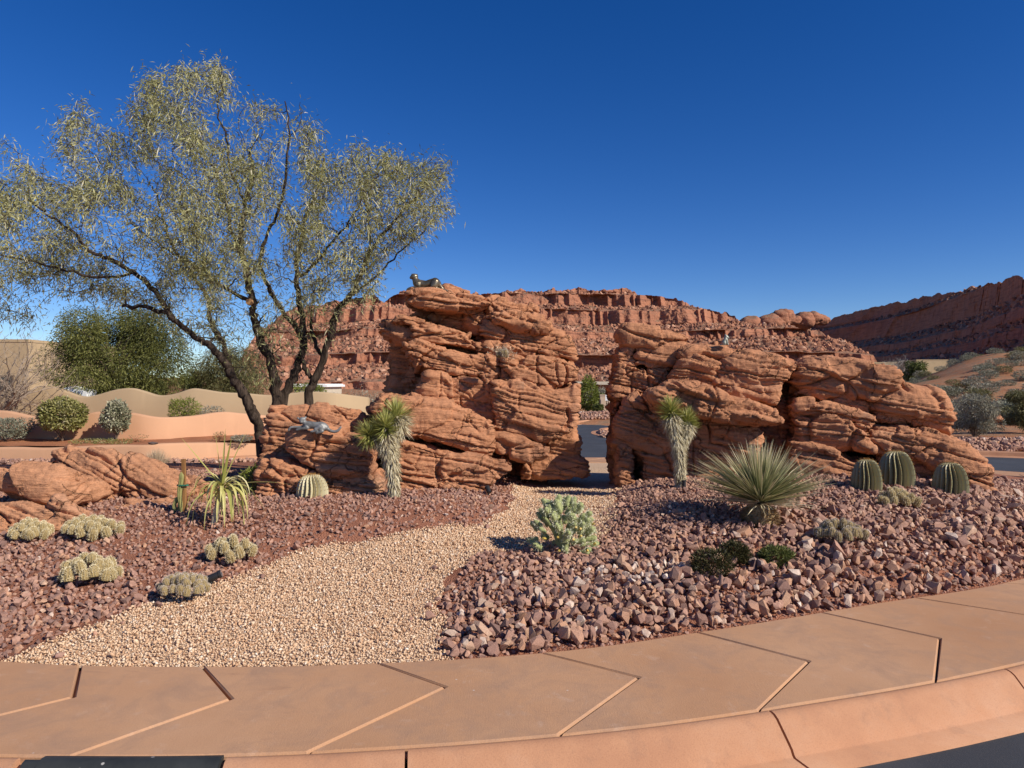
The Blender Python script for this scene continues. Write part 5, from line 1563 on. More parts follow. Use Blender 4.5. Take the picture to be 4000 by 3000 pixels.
    ix = r.integers(0, len(LP), n)
    pos = LP[ix] + r.normal(0, .065, (n, 3)) * (1 + 1.2 * r.random((n, 1)) ** 3) + np.array([0, 0, -.02])
    dirs = r.normal(0, .9, (n, 3)) + LD[ix] * .6 + np.array([0, 0, -.30])
    tone = vn(LP * 1.6, 12)[ix] * .45 + r.random(len(LP))[ix] * .25 + r.normal(0, .12, n) + .16
    m = leaf_mat('feathery_leaf', [(.09, .092, .028), (.21, .205, .07), (.36, .345, .135), (.51, .48, .23), (.66, .63, .42)], .30, .5, .35)
    V, Fq = leaves(pos, dirs, .082 * r.uniform(.5, 1.35, n), .0120 * r.uniform(.7, 1.5, n), r, .6)
    obj('leaves', V, Fq, m, base, False, {'tint': np.repeat(np.clip(tone, 0, 1), 4)})
    # twisted seed pods and hanging bare twigs catch the light
    n = 2600; ix = r.integers(0, len(LP), n)
    pos = LP[ix] + r.normal(0, .06, (n, 3))
    V, Fq = leaves(pos, r.normal(0, .6, (n, 3)) + np.array([0, 0, -.6]), .10 * r.uniform(.6, 1.4, n), .014, r, 1.0)
    obj('seed_pods', V, Fq, leaf_mat('seed_pod', [(.42, .37, .22), (.72, .66, .48)], .2), base, False, {'tint': np.repeat(r.random(n), 4)})
build_tree()

# ------------------------------------------------------------------ plants of the bed
def bed(px, py):
    x, y, z = on_ground(px, py); return np.array((x, y, z))

# hedgehog cactus clumps
def cactus_stem(seed, H=.12, R=.05, ribs=10, spn=230):
    r = np.random.default_rng(seed)
    b = MB(); nu, nv = ribs * 4, 12
    V = []
    for j in range(nv):
        t = j / (nv - 1); prof = math.sqrt(max(0, 1 - max(0, (t - .45) / .55) ** 2.4)) * (.86 + .14 * min(1, t * 4))
        for i in range(nu):
            a = i * 2 * math.pi / nu; rr_ = R * max(prof, .06) * (1 + .10 * math.cos(a * ribs))
            V.append((rr_ * math.cos(a), rr_ * math.sin(a), t * H))
    i = np.arange(nv - 1)[:, None] * nu; j = np.arange(nu)[None]; j2 = (j + 1) % nu
    b.add(V, np.stack([i + j, i + j2, i + nu + j2, i + nu + j], -1).reshape(-1, 4), 0)
    # spines in areoles on the ribs
    pos, dr = [], []
    for q in range(spn):
        a = (r.integers(ribs) + r.normal(0, .06)) * 2 * math.pi / ribs; t = r.uniform(.02, 1) ** .8
        prof = math.sqrt(max(0, 1 - max(0, (t - .45) / .55) ** 2.4))
        rr_ = R * 1.08 * prof
        nz_ = max(0, (t - .45) / .55) ** 1.6
        nrm = np.array([math.cos(a) * (1 - .6 * nz_), math.sin(a) * (1 - .6 * nz_), nz_ * 1.3 + .1])
        pos.append((rr_ * math.cos(a), rr_ * math.sin(a), t * H)); dr.append(nrm + r.normal(0, .55, 3))
    V, Fq = leaves(np.array(pos), np.array(dr), .020 * r.uniform(.6, 1.4, spn), .0030, r)
    b.add(V, Fq, 1)
    return b.data()
M['cactus_skin'] = plain('cactus_skin', (.30, .22, .095), .7, .2, .2, 30)
M['spine'] = plain('cactus_spine', (.86, .73, .47), .5, .3, .2, 9)
M['spine_grey'] = plain('cactus_spine_grey', (.62, .53, .42), .5, .3, .25, 9)
stems = {}
for key, sm in (('gold', M['spine']), ('grey', M['spine_grey'])):
    L_ = []
    for q in range(4):
        V, Fs, mm = cactus_stem(700 + q, .125, .05, 11, 620)
        L_.append(mesh_from('stem', V, Fs, [M['cactus_skin'], sm], True, None, mm))
    stems[key] = L_
def clump(label, px, py, wpx, hpx, n, key, seed, tall=1.0, dep=.8):
    r = np.random.default_rng(seed)
    c = bed(px, py); d = c[1] + .12
    Wd = wpx / F * d; H = hpx / F * d
    c = c + np.array([0, Wd * dep * .28, -.012])
    t = thing('hedgehog_cactus', tuple(c), label, 'cactus', 'hedgehog cactus clumps in the gravel')
    sp = Wd * math.sqrt(dep) / math.sqrt(n) * .86
    pts = []
    for _ in range(6000):
        a = r.uniform(-1, 1, 2)
        if a @ a > 1: continue
        q = a * np.array([Wd / 2 * .86, Wd * dep / 2 * .86])
        if all(np.linalg.norm(q - w) > sp * .80 for w in pts): pts.append(q)
        if len(pts) >= n: break
    for q in pts:
        e = min(1, math.hypot(q[0] / (Wd / 2), q[1] / (Wd * dep / 2)))
        me = stems[key][int(r.integers(4))]
        R_ = sp * .44 * r.uniform(.88, 1.12); h = R_ * r.uniform(2.5, 3.3) * tall
        top = H * 1.02 * (1.0 - .52 * e ** 2.2) * r.uniform(.90, 1.06)
        h = min(h, top + .02)
        place('stem', me, t, (q[0], q[1], max(-.02, top - h)), (-q[1] / Wd * 1.0 + r.normal(0, .08), q[0] / Wd * 1.0 + r.normal(0, .08), r.uniform(0, 6)), (R_ / .05, R_ / .05, h / .125))
    return t
clump('round golden hedgehog cactus at the left edge in front of the low outcrop', 100, 2120, 165, 88, 26, 'gold', 1)
clump('wide golden hedgehog cactus, longest of the clumps, in front of the low outcrop', 335, 2112, 260, 95, 30, 'gold', 2, 1.0, .5)
clump('loose golden hedgehog cactus nearest the left edge above the walk', 325, 2298, 235, 125, 24, 'gold', 3, 1.0, .7)
clump('golden hedgehog cactus with thick leaning stems, near the gravel path, alone', 885, 2212, 205, 115, 18, 'gold', 4, 1.1, .6)
clump('grey gold hedgehog cactus at the edge of the gravel path, black spotlight beside it', 700, 2362, 210, 120, 34, 'grey', 5, 1.0, .7)
clump('dense grey hedgehog cactus mound in the right cobble bed', 3300, 2150, 220, 120, 38, 'grey', 6, 1.0, .75)
clump('pale golden hedgehog cactus in front of the olive barrel sculptures', 3520, 1988, 160, 80, 20, 'gold', 7, 1.05, .7)
# straw coloured cactus in the cleft of the tall outcrop
r8 = np.random.default_rng(8)
t = thing('hedgehog_cactus', tuple(pd(1962, 1394, 8.42)), 'straw pale cactus tuft growing in a cleft of the tall outcrop', 'cactus', 'hedgehog cactus clumps in the gravel')
for q in range(12):
    a = r8.uniform(0, 6.28); e = r8.uniform(0, 1) ** .5
    place('stem', stems['grey'][q % 4], t, (math.cos(a) * e * .08, math.sin(a) * e * .05, 0), (-math.sin(a) * e * .6, math.cos(a) * e * .8, a), (.5, .5, .85 - .25 * e))
V, Fq = leaves(r8.normal(0, .05, (500, 3)) * np.array([1.1, .7, .6]) + np.array([0, 0, .06]), r8.normal(size=(500, 3)), .05, .006, r8)
obj('dry_blades', V, Fq, M['straw'], t, False, {'tint': np.repeat(r8.random(500), 4)}, None, False)

# cholla
def build_cholla():
    r = np.random.default_rng(31)
    c = bed(2205, 2180); d = c[1] + .22
    c = c + np.array([0, .22, -.01])
    H = 225 / F * d; Wd = 270 / F * d
    t = thing('cholla_cactus', tuple(c), 'bushy pale green cholla cactus beside the gravel path', 'cactus')
    ms = []
    M['cholla_skin'] = plain('cholla_skin', (.33, .35, .15), .75, .2, .3, 40)
    M['cholla_spine'] = plain('cholla_spine', (.78, .76, .52), .5, .3, .1, 9)
    for q in range(4):
        L, R, sp = .12, .021, 150
        b = MB(); nu, nv = 14, 12; V = []
        for j in range(nv):
            s_ = j / (nv - 1); prof = min(1, (s_ * 7 + .25)) * math.sqrt(max(.02, 1 - max(0, (s_ - .75) / .25) ** 2))
            for i in range(nu):
                a = i * 2 * math.pi / nu
                V.append((R * prof * (1 + .17 * math.cos(5 * a + s_ * 9) * math.cos(s_ * 60)) * math.cos(a), R * prof * (1 + .17 * math.cos(5 * a + s_ * 9) * math.cos(s_ * 60)) * math.sin(a), s_ * L))
        i = np.arange(nv - 1)[:, None] * nu; j = np.arange(nu)[None]; j2 = (j + 1) % nu
        b.add(V, np.stack([i + j, i + j2, i + nu + j2, i + nu + j], -1).reshape(-1, 4), 0)
        a = r.uniform(0, 6.283, sp); s_ = r.uniform(.02, 1, sp)
        pos = np.stack([R * np.cos(a), R * np.sin(a), s_ * L], -1)
        V, Fq = leaves(pos, np.stack([np.cos(a), np.sin(a), r.normal(.2, .5, sp)], -1), .017 * r.uniform(.6, 1.3, sp), .0028, r)
        b.add(V, Fq, 1)
        V, Fs, mm = b.data(); ms.append(mesh_from('stem', V, Fs, [M['cholla_skin'], M['cholla_spine']], True, None, mm))
    n = 0; segs = []
    zu = Vector((0, 0, 1))
    def add(p, dv, sc):
        nonlocal n
        if n >= 96: return
        dv = Vector(dv).normalized()
        o = place('stem', ms[int(r.integers(4))], t, tuple(p), zu.rotation_difference(dv).to_euler(), (sc * 1.25, sc * 1.25, sc))
        n += 1; segs.append((np.array(p), np.array(dv), sc))
    tries = 0
    # joints set over a lobed dome, pointing outwards and upwards
    while n < 96 and tries < 4000:
        tries += 1
        a = r.uniform(0, 6.283); e = r.uniform(0, 1) ** .55; z = r.uniform(.03, .84)
        wz = Wd / 2 * (1.0 if z < .5 else 1.0 - (z - .5) * 1.35)
        p = np.array([math.cos(a) * e * wz * .86, math.sin(a) * e * wz * .8, z * H])
        if e < .6 and z < .45: continue
        if any(np.linalg.norm(p - s_[0]) < .045 for s_ in segs): continue
        dv = np.array([math.cos(a) * e * (1.0 - .3 * z), math.sin(a) * e * (1.0 - .3 * z), .35 + z * .9]) + r.normal(0, .3, 3)
        add(p - np.array([math.cos(a), math.sin(a), .4]) * .03, dv, r.uniform(.6, 1.0))
    b = MB()
    for q in range(7):
        a = q * .9; b.tube(catmull([(0, 0, -.03), (math.cos(a) * .07, math.sin(a) * .07, H * .35), (math.cos(a) * Wd * .3, math.sin(a) * Wd * .3, H * .65)], 5), np.linspace(.03, .014, 11), 7, False)
    b.build('trunk', M['cholla_skin'], t, True, False)
    fr = MB()
    for q in range(13):
        a = r.uniform(3.3, 6.1); e = r.uniform(.75, 1.0); z = r.uniform(.06, .55)
        p = np.array([math.cos(a) * e * Wd / 2, math.sin(a) * e * Wd / 2, z * H])
        fr.tube(np.array([p, p + np.array([math.cos(a) * .02, math.sin(a) * .02, .012])]), [.008, .010], 6)
    fr.build('yellow_fruit', plain('cholla_fruit', (.55, .38, .08), .5, .3), t, True, False)
build_cholla()

# Joshua trees
M['yucca_leaf'] = leaf_mat('spiky_leaf', [(.14, .16, .035), (.30, .31, .075), (.50, .48, .14), (.70, .66, .30)], .15, .45, .4)
M['yucca_dead'] = leaf_mat('dead_spiky_leaf', [(.30, .23, .13), (.52, .44, .27), (.72, .64, .44), (.82, .76, .58)], .1, .7, .2)
M['yucca_trunk'] = plain('shaggy_trunk', (.24, .185, .13), .95, .1, .3, 30, .6)
def rosette(b_pos, ax, n, L, wd, r, spread=1.0, lo=-.45):
    """blades radiating around an axis"""
    ax = np.array(ax, float); ax /= np.linalg.norm(ax)
    u = np.cross(ax, (0.3, 1, 0)); u /= np.linalg.norm(u); v = np.cross(ax, u)
    c = r.uniform(lo, .99, n); a = r.uniform(0, 6.283, n); s_ = np.sqrt(1 - c * c)
    d = ax * c[:, None] + (u * np.cos(a)[:, None] + v * np.sin(a)[:, None]) * (s_ * spread)[:, None]
    pos = np.array(b_pos) + d * .015 + ax * (c * L * .25)[:, None]
    return spikes(pos, d, L * r.uniform(.75, 1.1, n), wd, r, 2), c
def joshua(label, px, py, stemspec, seed, key='joshua_tree'):
    """stemspec: list of (polyline in pixels, r0, r1, leaf length, live heads?)"""
    r = np.random.default_rng(seed)
    g0 = bed(px, py); d = g0[1] + .08
    t = thing(key, (g0[0], d, g0[2] - .02), label, 'yucca', 'shaggy yuccas in the planting bed')
    off = np.array(t.location)
    tk = MB(); dpos, ddir, dl, hd = [], [], [], []
    for pts, r0, r1, L, dd in stemspec:
        p = catmull([np.array(P(a, b_, d + dd * i / (len(pts) - 1))) for i, (a, b_) in enumerate(pts)], 8)
        rr_ = np.linspace(r0, r1, len(p))
        tk.tube(p - off, rr_ * .8, 9, True)
        tg = np.gradient(p, axis=0); tg /= np.linalg.norm(tg, axis=1, keepdims=True)
        n = int(len(p) * 46)
        i = r.integers(0, len(p), n); a = r.uniform(0, 6.283, n)
        tgt = tg[i]; u = np.cross(tgt, (0.2, 1, .1)); u /= np.linalg.norm(u, axis=1, keepdims=True); v = np.cross(tgt, u)
        out = u * np.cos(a)[:, None] + v * np.sin(a)[:, None]
        dpos.append(p[i] + out * (rr_[i] * .75)[:, None] + tgt * r.uniform(-.02, .02, (n, 1)))
        f = i / len(p)
        ddir.append(out * (.35 + .35 * f)[:, None] - tgt * .9 + r.normal(0, .12, (n, 3)))
        dl.append(L * (.40 + .52 * f ** 1.5) * r.uniform(.7, 1.15, n))
        hd.append((p[-1], tg[-1], L))
    tk.build('trunk', M['yucca_trunk'], t, True, False)
    V, Fq, k = spikes(np.concatenate(dpos) - off, np.concatenate(ddir), np.concatenate(dl), .011, r, 2)
    nn = len(V) // k
    obj('dead_leaves', V, Fq, M['yucca_dead'], t, False, {'tint': np.repeat(np.clip(r.normal(.5, .25, nn), 0, 1), k)}, None, False)
    for p, ax, L in hd:
        (V, Fq, k), c = rosette(p - off, ax + np.array([0, 0, .25]), 330, L, .0135, r, 1.0, -.30)
        obj('leaf_rosette', V, Fq, M['yucca_leaf'], t, False, {'tint': np.repeat(np.clip(.40 + .25 * c + r.normal(0, .2, len(c)), 0, 1), k)}, None, False)
        (V, Fq, k), c = rosette(p - off - ax * .03, -ax, 110, L * .95, .012, r, .9, .05)
        obj('dead_skirt', V, Fq, M['yucca_dead'], t, False, {'tint': np.repeat(np.clip(r.normal(.55, .22, len(c)), 0, 1), k)}, None, False)
joshua('shaggy yucca with three spiky heads in front of the tall outcrop', 1540, 1945,
       [([(1540, 1950), (1536, 1860), (1528, 1790), (1515, 1740), (1500, 1700)], .060, .050, .19, .0),
        ([(1522, 1770), (1545, 1710), (1558, 1650), (1552, 1632)], .050, .042, .20, .04),
        ([(1520, 1770), (1480, 1735), (1456, 1712), (1445, 1705)], .042, .034, .16, -.06),
        ([(1520, 1765), (1514, 1720), (1508, 1675)], .045, .036, .175, -.10)], 51)
joshua('taller slim yucca with two spiky heads in front of the right outcrop', 2655, 1915,
       [([(2655, 1920), (2656, 1850), (2655, 1790), (2645, 1720), (2630, 1660), (2622, 1615)], .058, .045, .175, .0),
        ([(2656, 1770), (2672, 1720), (2682, 1680), (2685, 1650)], .045, .036, .15, .06)], 52)

# sotol: a ball of stiff strap leaves on a stump
def build_sotol():
    r = np.random.default_rng(61)
    g0 = bed(2985, 2060); d = g0[1] + .1
    t = thing('desert_spoon', (g0[0], d, g0[2]), 'large desert spoon, a fountain of stiff striped leaves on a scaly stump', 'yucca')
    b = MB()
    pr = catmull([(.0, .15), (.05, .175), (.11, .17), (.18, .13), (.23, .09)], 4)
    V = []; nu = 28
    for z, rr_ in pr:
        for i in range(nu):
            a = i * 2 * math.pi / nu; q = rr_ * .80 * (1 + .05 * math.sin(a * 9 + z * 90))
            V.append((q * math.cos(a), q * math.sin(a), z - .03))
    i = np.arange(len(pr) - 1)[:, None] * nu; j = np.arange(nu)[None]; j2 = (j + 1) % nu
    b.add(V, np.stack([i + j, i + j2, i + nu + j2, i + nu + j], -1).reshape(-1, 4))
    # scales: stubs of old leaf bases
    n = 700; a = r.uniform(0, 6.283, n); z = r.uniform(-.02, .16, n); rr_ = np.interp(z + .03, pr[:, 0], pr[:, 1]) * .82
    out = np.stack([np.cos(a), np.sin(a), a * 0], -1)
    V, Fq, k = spikes(out * rr_[:, None] + np.array([0, 0, 1]) * z[:, None], out + np.array([0, 0, .25]) + r.normal(0, .2, (n, 3)), .045, .02, r, 1)
    b.add(V, Fq)
    b.build('trunk', plain('stump_scales', (.42, .29, .15), .9, .1, .4, 25, .5), t, False, False)
    n = 620
    a = r.uniform(0, 6.283, n); el = np.concatenate([r.uniform(.30, .7, n // 3), r.uniform(.35, 1.5, n - n // 3)])
    dirs = np.stack([np.cos(a) * np.cos(el), np.sin(a) * np.cos(el), np.sin(el)], -1)
    pos = dirs * np.array([.06, .06, .03]) + np.array([0, 0, .21])
    L = .69 * r.uniform(.78, 1.05, n) * (1 - .10 * np.clip(.3 - el, 0, 1)) * np.where(el > .9, .84, 1)
    V, Fq, k = spikes(pos, dirs, L, .018, r, 5, .03 + .07 * np.cos(el))
    tint = np.clip(.30 + .24 * (el < .2) + r.normal(0, .18, n), 0, 1)
    seg = np.tile(np.repeat(np.linspace(0, 1, 6), 3), n)
    tv = np.clip(np.repeat(tint, k) + .5 * sstep(.5, .9, seg), 0, 1)     # dry straw coloured leaf ends
    m = leaf_mat('strap_leaf', [(.13, .15, .06), (.27, .28, .12), (.44, .42, .21), (.62, .54, .31), (.76, .64, .42)], .15, .42, .45)
    obj('leaves', V, Fq, m, t, False, {'tint': tv}, None, False)
    # dry curled tips and old lower leaves
    n = 90; a = r.uniform(0, 6.283, n); el = r.uniform(.05, .35, n)
    dirs = np.stack([np.cos(a) * np.cos(el), np.sin(a) * np.cos(el), np.sin(el)], -1)
    V, Fq, k = spikes(dirs * .08 + np.array([0, 0, .19]), dirs, .46 * r.uniform(.6, 1.1, n), .019, r, 4, .10)
    obj('dry_leaves', V, Fq, M['yucca_dead'], t, False, {'tint': np.repeat(np.clip(r.normal(.55, .2, n), 0, 1), k)}, None, False)
build_sotol()

# leaning yucca with limp strap leaves
def build_limp_yucca():
    r = np.random.default_rng(71)
    g0 = bed(835, 2045); d = g0[1]
    t = thing('limp_yucca', tuple(g0), 'lanky yucca with drooping yellow green leaves on a thin leaning pale trunk', 'yucca')
    pts = [np.array(P(835, 2052, d)), np.array(P(845, 2000, d)), np.array(P(858, 1950, d)), np.array(P(868, 1905, d))]
    p = catmull(pts, 6) - g0
    b = MB(); b.tube(p, np.linspace(.030, .026, len(p)) * (1 + .12 * np.sin(np.arange(len(p)) * 2.2)), 10)
    b.build('trunk', plain('pale_ringed_trunk', (.58, .47, .32), .9, .1, .2, 25, .5), t, True, False)
    top = p[-1]
    def strap(dv, L, w, dr, segs=9):
        dv = np.array(dv, float); dv /= np.linalg.norm(dv)
        s_ = np.cross(dv, (0, 0, 1)); s_ = s_ / (np.linalg.norm(s_) + 1e-6)
        q = top + np.array([0, 0, r.uniform(-.04, .04)]); V = []; cur = dv.copy()
        for k in range(segs + 1):
            ww = w * (.7 + .3 * min(1, k / 2)) * (1 - (k / segs) ** 2.5) + .001
            nn = np.cross(s_, cur)
            V += [q - s_ * ww / 2 + nn * ww * .15, q, q + s_ * ww / 2 + nn * ww * .15]
            cur = cur + np.array([0, 0, -1]) * dr * (k / segs) * 2.2 / segs * 3; cur /= np.linalg.norm(cur)
            q = q + cur * L / segs
        F_ = []
        for k in range(segs):
            for a in (0, 1): F_.append((k * 3 + a, k * 3 + a + 1, k * 3 + a + 4, k * 3 + a + 3))
        return np.array(V), np.array(F_)
    b = MB(); T = []
    spec = [((-.12, 0, 1), .52, .020, .0), ((.02, .1, 1), .50, .020, 0), ((.45, 0, 1), .55, .034, .0), ((-.55, .1, .6), .62, .02, 0.0), ((.8, .1, .62), .60, .022, 0.0), ((.25, -.2, 1), .5, .03, .05)]
    for q in range(34):
        a = r.uniform(0, 6.283); el = r.uniform(-.1, .95)
        spec.append(((math.cos(a) * math.cos(el), math.sin(a) * math.cos(el), math.sin(el)), r.uniform(.34, .56), r.uniform(.022, .036), r.uniform(.9, 2.3)))
    spec.append(((1, 0, .12), .62, .02, .1)); spec.append(((-1, 0, .05), .55, .014, .05))
    for s_ in spec:
        V, F_ = strap(*s_); b.add(V, F_); T.append(np.full(len(V), np.clip(r.normal(.55, .25), 0, 1)))
    V, Fs, mm = b.data()
    m = leaf_mat('limp_leaf', [(.24, .24, .05), (.44, .42, .11), (.60, .55, .20), (.74, .66, .36)], .25, .5, .35)
    obj('leaves', V, Fs, m, t, False, {'tint': np.concatenate(T)}, None, False)
build_limp_yucca()

# wooden stake with a small ribbed column cactus tied to it
g0 = bed(722, 2000); d = g0[1]
top = np.array(P(717, 1793, d))
b = MB(); ax = top - g0; hgt = np.linalg.norm(ax)
b.box((0, 0, hgt / 2 - .05), (.030, .030, hgt + .1))
b2 = MB(); V, Fs, mm = b.data(); ang_ = math.atan2(ax[0], ax[2])
V = V @ np.array([(math.cos(ang_), 0, -math.sin(ang_)), (0, 1, 0), (math.sin(ang_), 0, math.cos(ang_))])
m = NT('stake_wood', .85, .15)
c = m.ramp(m.noise(4, 5, .6, m.mapping((14, 14, .7))), [(.3, (.20, .09, .03)), (.7, (.42, .22, .085))])
M['wood'] = m.out(c, m.bump(m.noise(6, 4, .6, m.mapping((20, 20, 1))), .4, .004))
o = obj('wooden_stake', V, Fs, M['wood']); o.location = tuple(g0)
tag(o, 'upright square wooden stake beside the low outcrop', 'stake')
t = thing('column_cactus', (g0[0] - .045, g0[1] - .02, g0[2]), 'thin ribbed column cactus tied to the wooden stake', 'cactus')
M['column_skin'] = plain('column_skin', (.27, .25, .09), .7, .25, .3, 30)
def ribbed(H, R, x, lean):
    V = []; nu, nv = 24, 14
    for j in range(nv):
        s_ = j / (nv - 1); prof = math.sqrt(max(.03, 1 - max(0, (s_ - .9) / .1) ** 2))
        for i in range(nu):
            a = i * 2 * math.pi / nu; rr_ = R * prof * (1 + .22 * math.cos(6 * a))
            V.append((x + lean * s_ + rr_ * math.cos(a) + .006 * math.sin(s_ * 9), rr_ * math.sin(a), s_ * H - .02))
    i = np.arange(nv - 1)[:, None] * nu; j = np.arange(nu)[None]; j2 = (j + 1) % nu
    return np.array(V), np.stack([i + j, i + j2, i + nu + j2, i + nu + j], -1).reshape(-1, 4)
for H, R, x, le in ((hgt * .80, .020, .0, .018), (hgt * .32, .018, -.05, .018)):
    b = MB(); V, Fq = ribbed(H, R, x, le); b.add(V, Fq); b.build('stem', M['column_skin'], t, True, False)
b = MB(); a = np.linspace(0, 6.283, 15)
b.tube(np.stack([.030 + .056 * np.cos(a), .008 + .03 * np.sin(a), np.full(15, hgt * .50)], -1), .004, 5, False)
b.tube(np.stack([.030 + .052 * np.cos(a), .008 + .028 * np.sin(a), np.full(15, hgt * .515)], -1), .004, 5, False)
b.build('tie', plain('green_tie', (.03, .16, .10)), t, True, False)

# steel barrel-cactus sculptures
M['barrel'] = None
m = NT('olive_steel', .45, .5)
c = m.ramp(m.noise(3, 5, .6), [(.3, (.27, .245, .125)), (.7, (.38, .345, .185))])
g_ = m.attr('tint')
c = m.mix(m.ramp(g_, [(.60, (0, 0, 0)), (.98, (.6, .6, .6))]), c, (.26, .115, .03))
c = m.mix(m.ramp(m.noise(20, 5, .7), [(.55, (0, 0, 0)), (.75, (.4, .4, .4))]), c, (.22, .17, .09))
M['barrel'] = m.out(c, m.bump(m.noise(90, 3), .2, .003))
M['barrel_sunlit'] = plain('sunlit_olive_steel', (.56, .50, .31), .5, .4, .15, 5)  # same olive steel, with frontal sunlight put into a paler base colour
M['rust'] = plain('rusty_spike', (.40, .20, .05), .6, .3)
def barrel(label, px, py, wpx, hpx, seed, ribs=20, mat='barrel'):
    g0 = bed(px, py); d = g0[1] + .12
    g0 = np.array((float((px - 2000) / F * d), d, g1((px - 2000) / F * d, d) - .02))
    R = wpx / F * d / 2; H = hpx / F * d + .02
    t = thing('barrel_sculpture', tuple(g0), label, 'sculpture', 'steel barrel cactus sculptures')
    nu, nv = ribs * 8, 26; V, T = [], []
    for j in range(nv):
        s_ = j / (nv - 1); ph = s_ * math.pi * .5
        # nearly straight sides, domed top
        prof = (math.cos(ph) ** .62) * (.93 + .07 * math.sin(min(1, s_ * 3) * 1.57))
        z = H * (math.sin(ph) ** 1.05)
        for i in range(nu):
            a = i * 2 * math.pi / nu; f = (i % 8) / 8
            # pleat: a broad leaf of steel folded back to the next one
            cut = 1 - .34 * (1 - abs(2 * f - 1) ** .9) * min(1, 2.6 * (1 - s_) + .12)
            q = R * max(prof, .03) * cut
            aa = a + .10 * math.sin(s_ * 5 + seed) + seed
            V.append((q * math.cos(aa), q * math.sin(aa), z)); T.append((.60 if f == 0 else 0) + .65 * max(0, (s_ - .62) / .38) ** 2)
    i = np.arange(nv - 1)[:, None] * nu; j = np.arange(nu)[None]; j2 = (j + 1) % nu
    obj('ribbed_body', V, np.stack([i + j, i + j2, i + nu + j2, i + nu + j], -1).reshape(-1, 4), M[mat], t, False, {'tint': np.array(T)}, None, False)
    r = np.random.default_rng(int(seed * 100) + 3); b = MB()
    for q in range(ribs):
        a = q * 2 * math.pi / ribs
        for s_ in np.linspace(.25, .96, 8):
            ph = s_ * math.pi * .5; rr_ = R * math.cos(ph) ** .62 * (.93 + .07 * math.sin(min(1, s_ * 3) * 1.57)); z = H * math.sin(ph) ** 1.05
            aa = a + .10 * math.sin(s_ * 5 + seed) + seed
            p = np.array([rr_ * math.cos(aa), rr_ * math.sin(aa), z]); dn = np.array([math.cos(aa) * math.cos(ph), math.sin(aa) * math.cos(ph), math.sin(ph) + .1])
            b.tube(np.array([p, p + dn * .016]), [.0035, .0008], 4, False)
    b.build('spines', M['rust'], t, False, False)
barrel('olive steel barrel sculpture coloured pale for sunlight, lone at the foot of the boulder pile', 1220, 1946, 128, 84, .10, mat='barrel_sunlit')
barrel('leftmost and lower of the three olive steel barrel sculptures at the right outcrop', 3385, 1925, 118, 118, .22)
barrel('tallest olive steel barrel sculpture, middle of the three at the right outcrop', 3500, 1905, 140, 132, .33)
barrel('olive steel barrel sculpture standing alone, rightmost of the three', 3712, 1938, 132, 120, .05)

# low dark shrubs in the cobbles
for q, (px, py, w, h, l, lm) in enumerate([(2795, 2280, 150, 95, 'dark brown twiggy low shrub, largest of three in the right cobbles', M['leaf_dark_low']), (2885, 2222, 110, 70, 'smaller brownish shrub just behind the largest dark one', M['leaf_dark_low']), (3052, 2228, 120, 60, 'low dark green cushion shrub, right of the two brown ones', M['leaf_dark'])]):
    g0 = bed(px, py); d = g0[1] + .1
    shrub('low_shrub', l, 'shrub', (g0[0], d, g0[2]), h / F * d * 1.25, w / F * d * 1.05, 2300, .032, .008, lm, M['twig_red'], 500 + q, None, 'dome', 40, .22, trunk=.006)
# yellow green shrub between stake and boulder pile, dry tufts by the walk
g0 = bed(940, 1960)
shrub('small_shrub', 'small yellow green shrub tucked beside the shaded end of the boulder pile', 'shrub', (g0[0], g0[1] + .5, g0[2]), .30, .36, 900, .05, .014, M['leaf_green'], M['twig'], 520, None, 'dome', 14, .3)
g0 = bed(2108, 2518); grass_ball('dry_tuft', 'tiny dry tuft of grass at the corner of the cobble bed by the walk', 'grass clump', (g0[0], g0[1], g0[2]), .07, .13, 60, M['straw'], 521, .004)
g0 = bed(3632, 2275); grass_ball('dry_sprig', 'thin bleached sprig standing among the right hand cobbles', 'sprig', (g0[0], g0[1], g0[2]), .12, .14, 18, M['straw'], 522, .004)

# spotlights
M['lamp_black'] = plain('black_lamp_metal', (.022, .022, .024), .45, .4)
M['lens'] = plain('lamp_lens', (.10, .11, .12), .1, .6)
def spot(label, px, py, dirv, L, R):
    g0 = bed(px, py); g0[1] += .02
    t = thing('spotlight', tuple(g0), label, 'spotlight', 'garden spotlights')
    dv = np.array(dirv, float); dv /= np.linalg.norm(dv)
    c = np.array([0, 0, R + .03])
    b = MB(); b.tube(np.array([c - dv * L / 2, c - dv * L * .46, c + dv * L * .35, c + dv * L * .36, c + dv * L * .5]), [R * .7, R * .92, R * .92, R * 1.06, R * 1.06], 14); b.build('housing', M['lamp_black'], t, False, False)
    b = MB(); b.tube(np.array([c + dv * L * .5, c + dv * L * .508]), [R * .9, R * .9], 14); b.build('lens', M['lens'], t, False, False)
    b = MB(); b.tube(np.array([(0, 0, -.05), c - dv * L * .1 - np.array([0, 0, R * .8])]), [.010, .010], 6); b.build('stake', M['lamp_black'], t, False, False)
spot('black spotlight lying low beside the grey gold cactus at the path edge', 826, 2290, (.9, .25, .35), .13, .028)
spot('grey black spotlight at the foot of the three headed yucca', 1528, 1938, (-.12, .1, 1), .12, .026)
spot('black spotlight at the foot of the slim two headed yucca', 2674, 1918, (0, .1, 1), .12, .022)
spot('small black spotlight at the lower right corner of the tall outcrop by the path', 1907, 1936, (-.3, .5, .6), .08, .03)

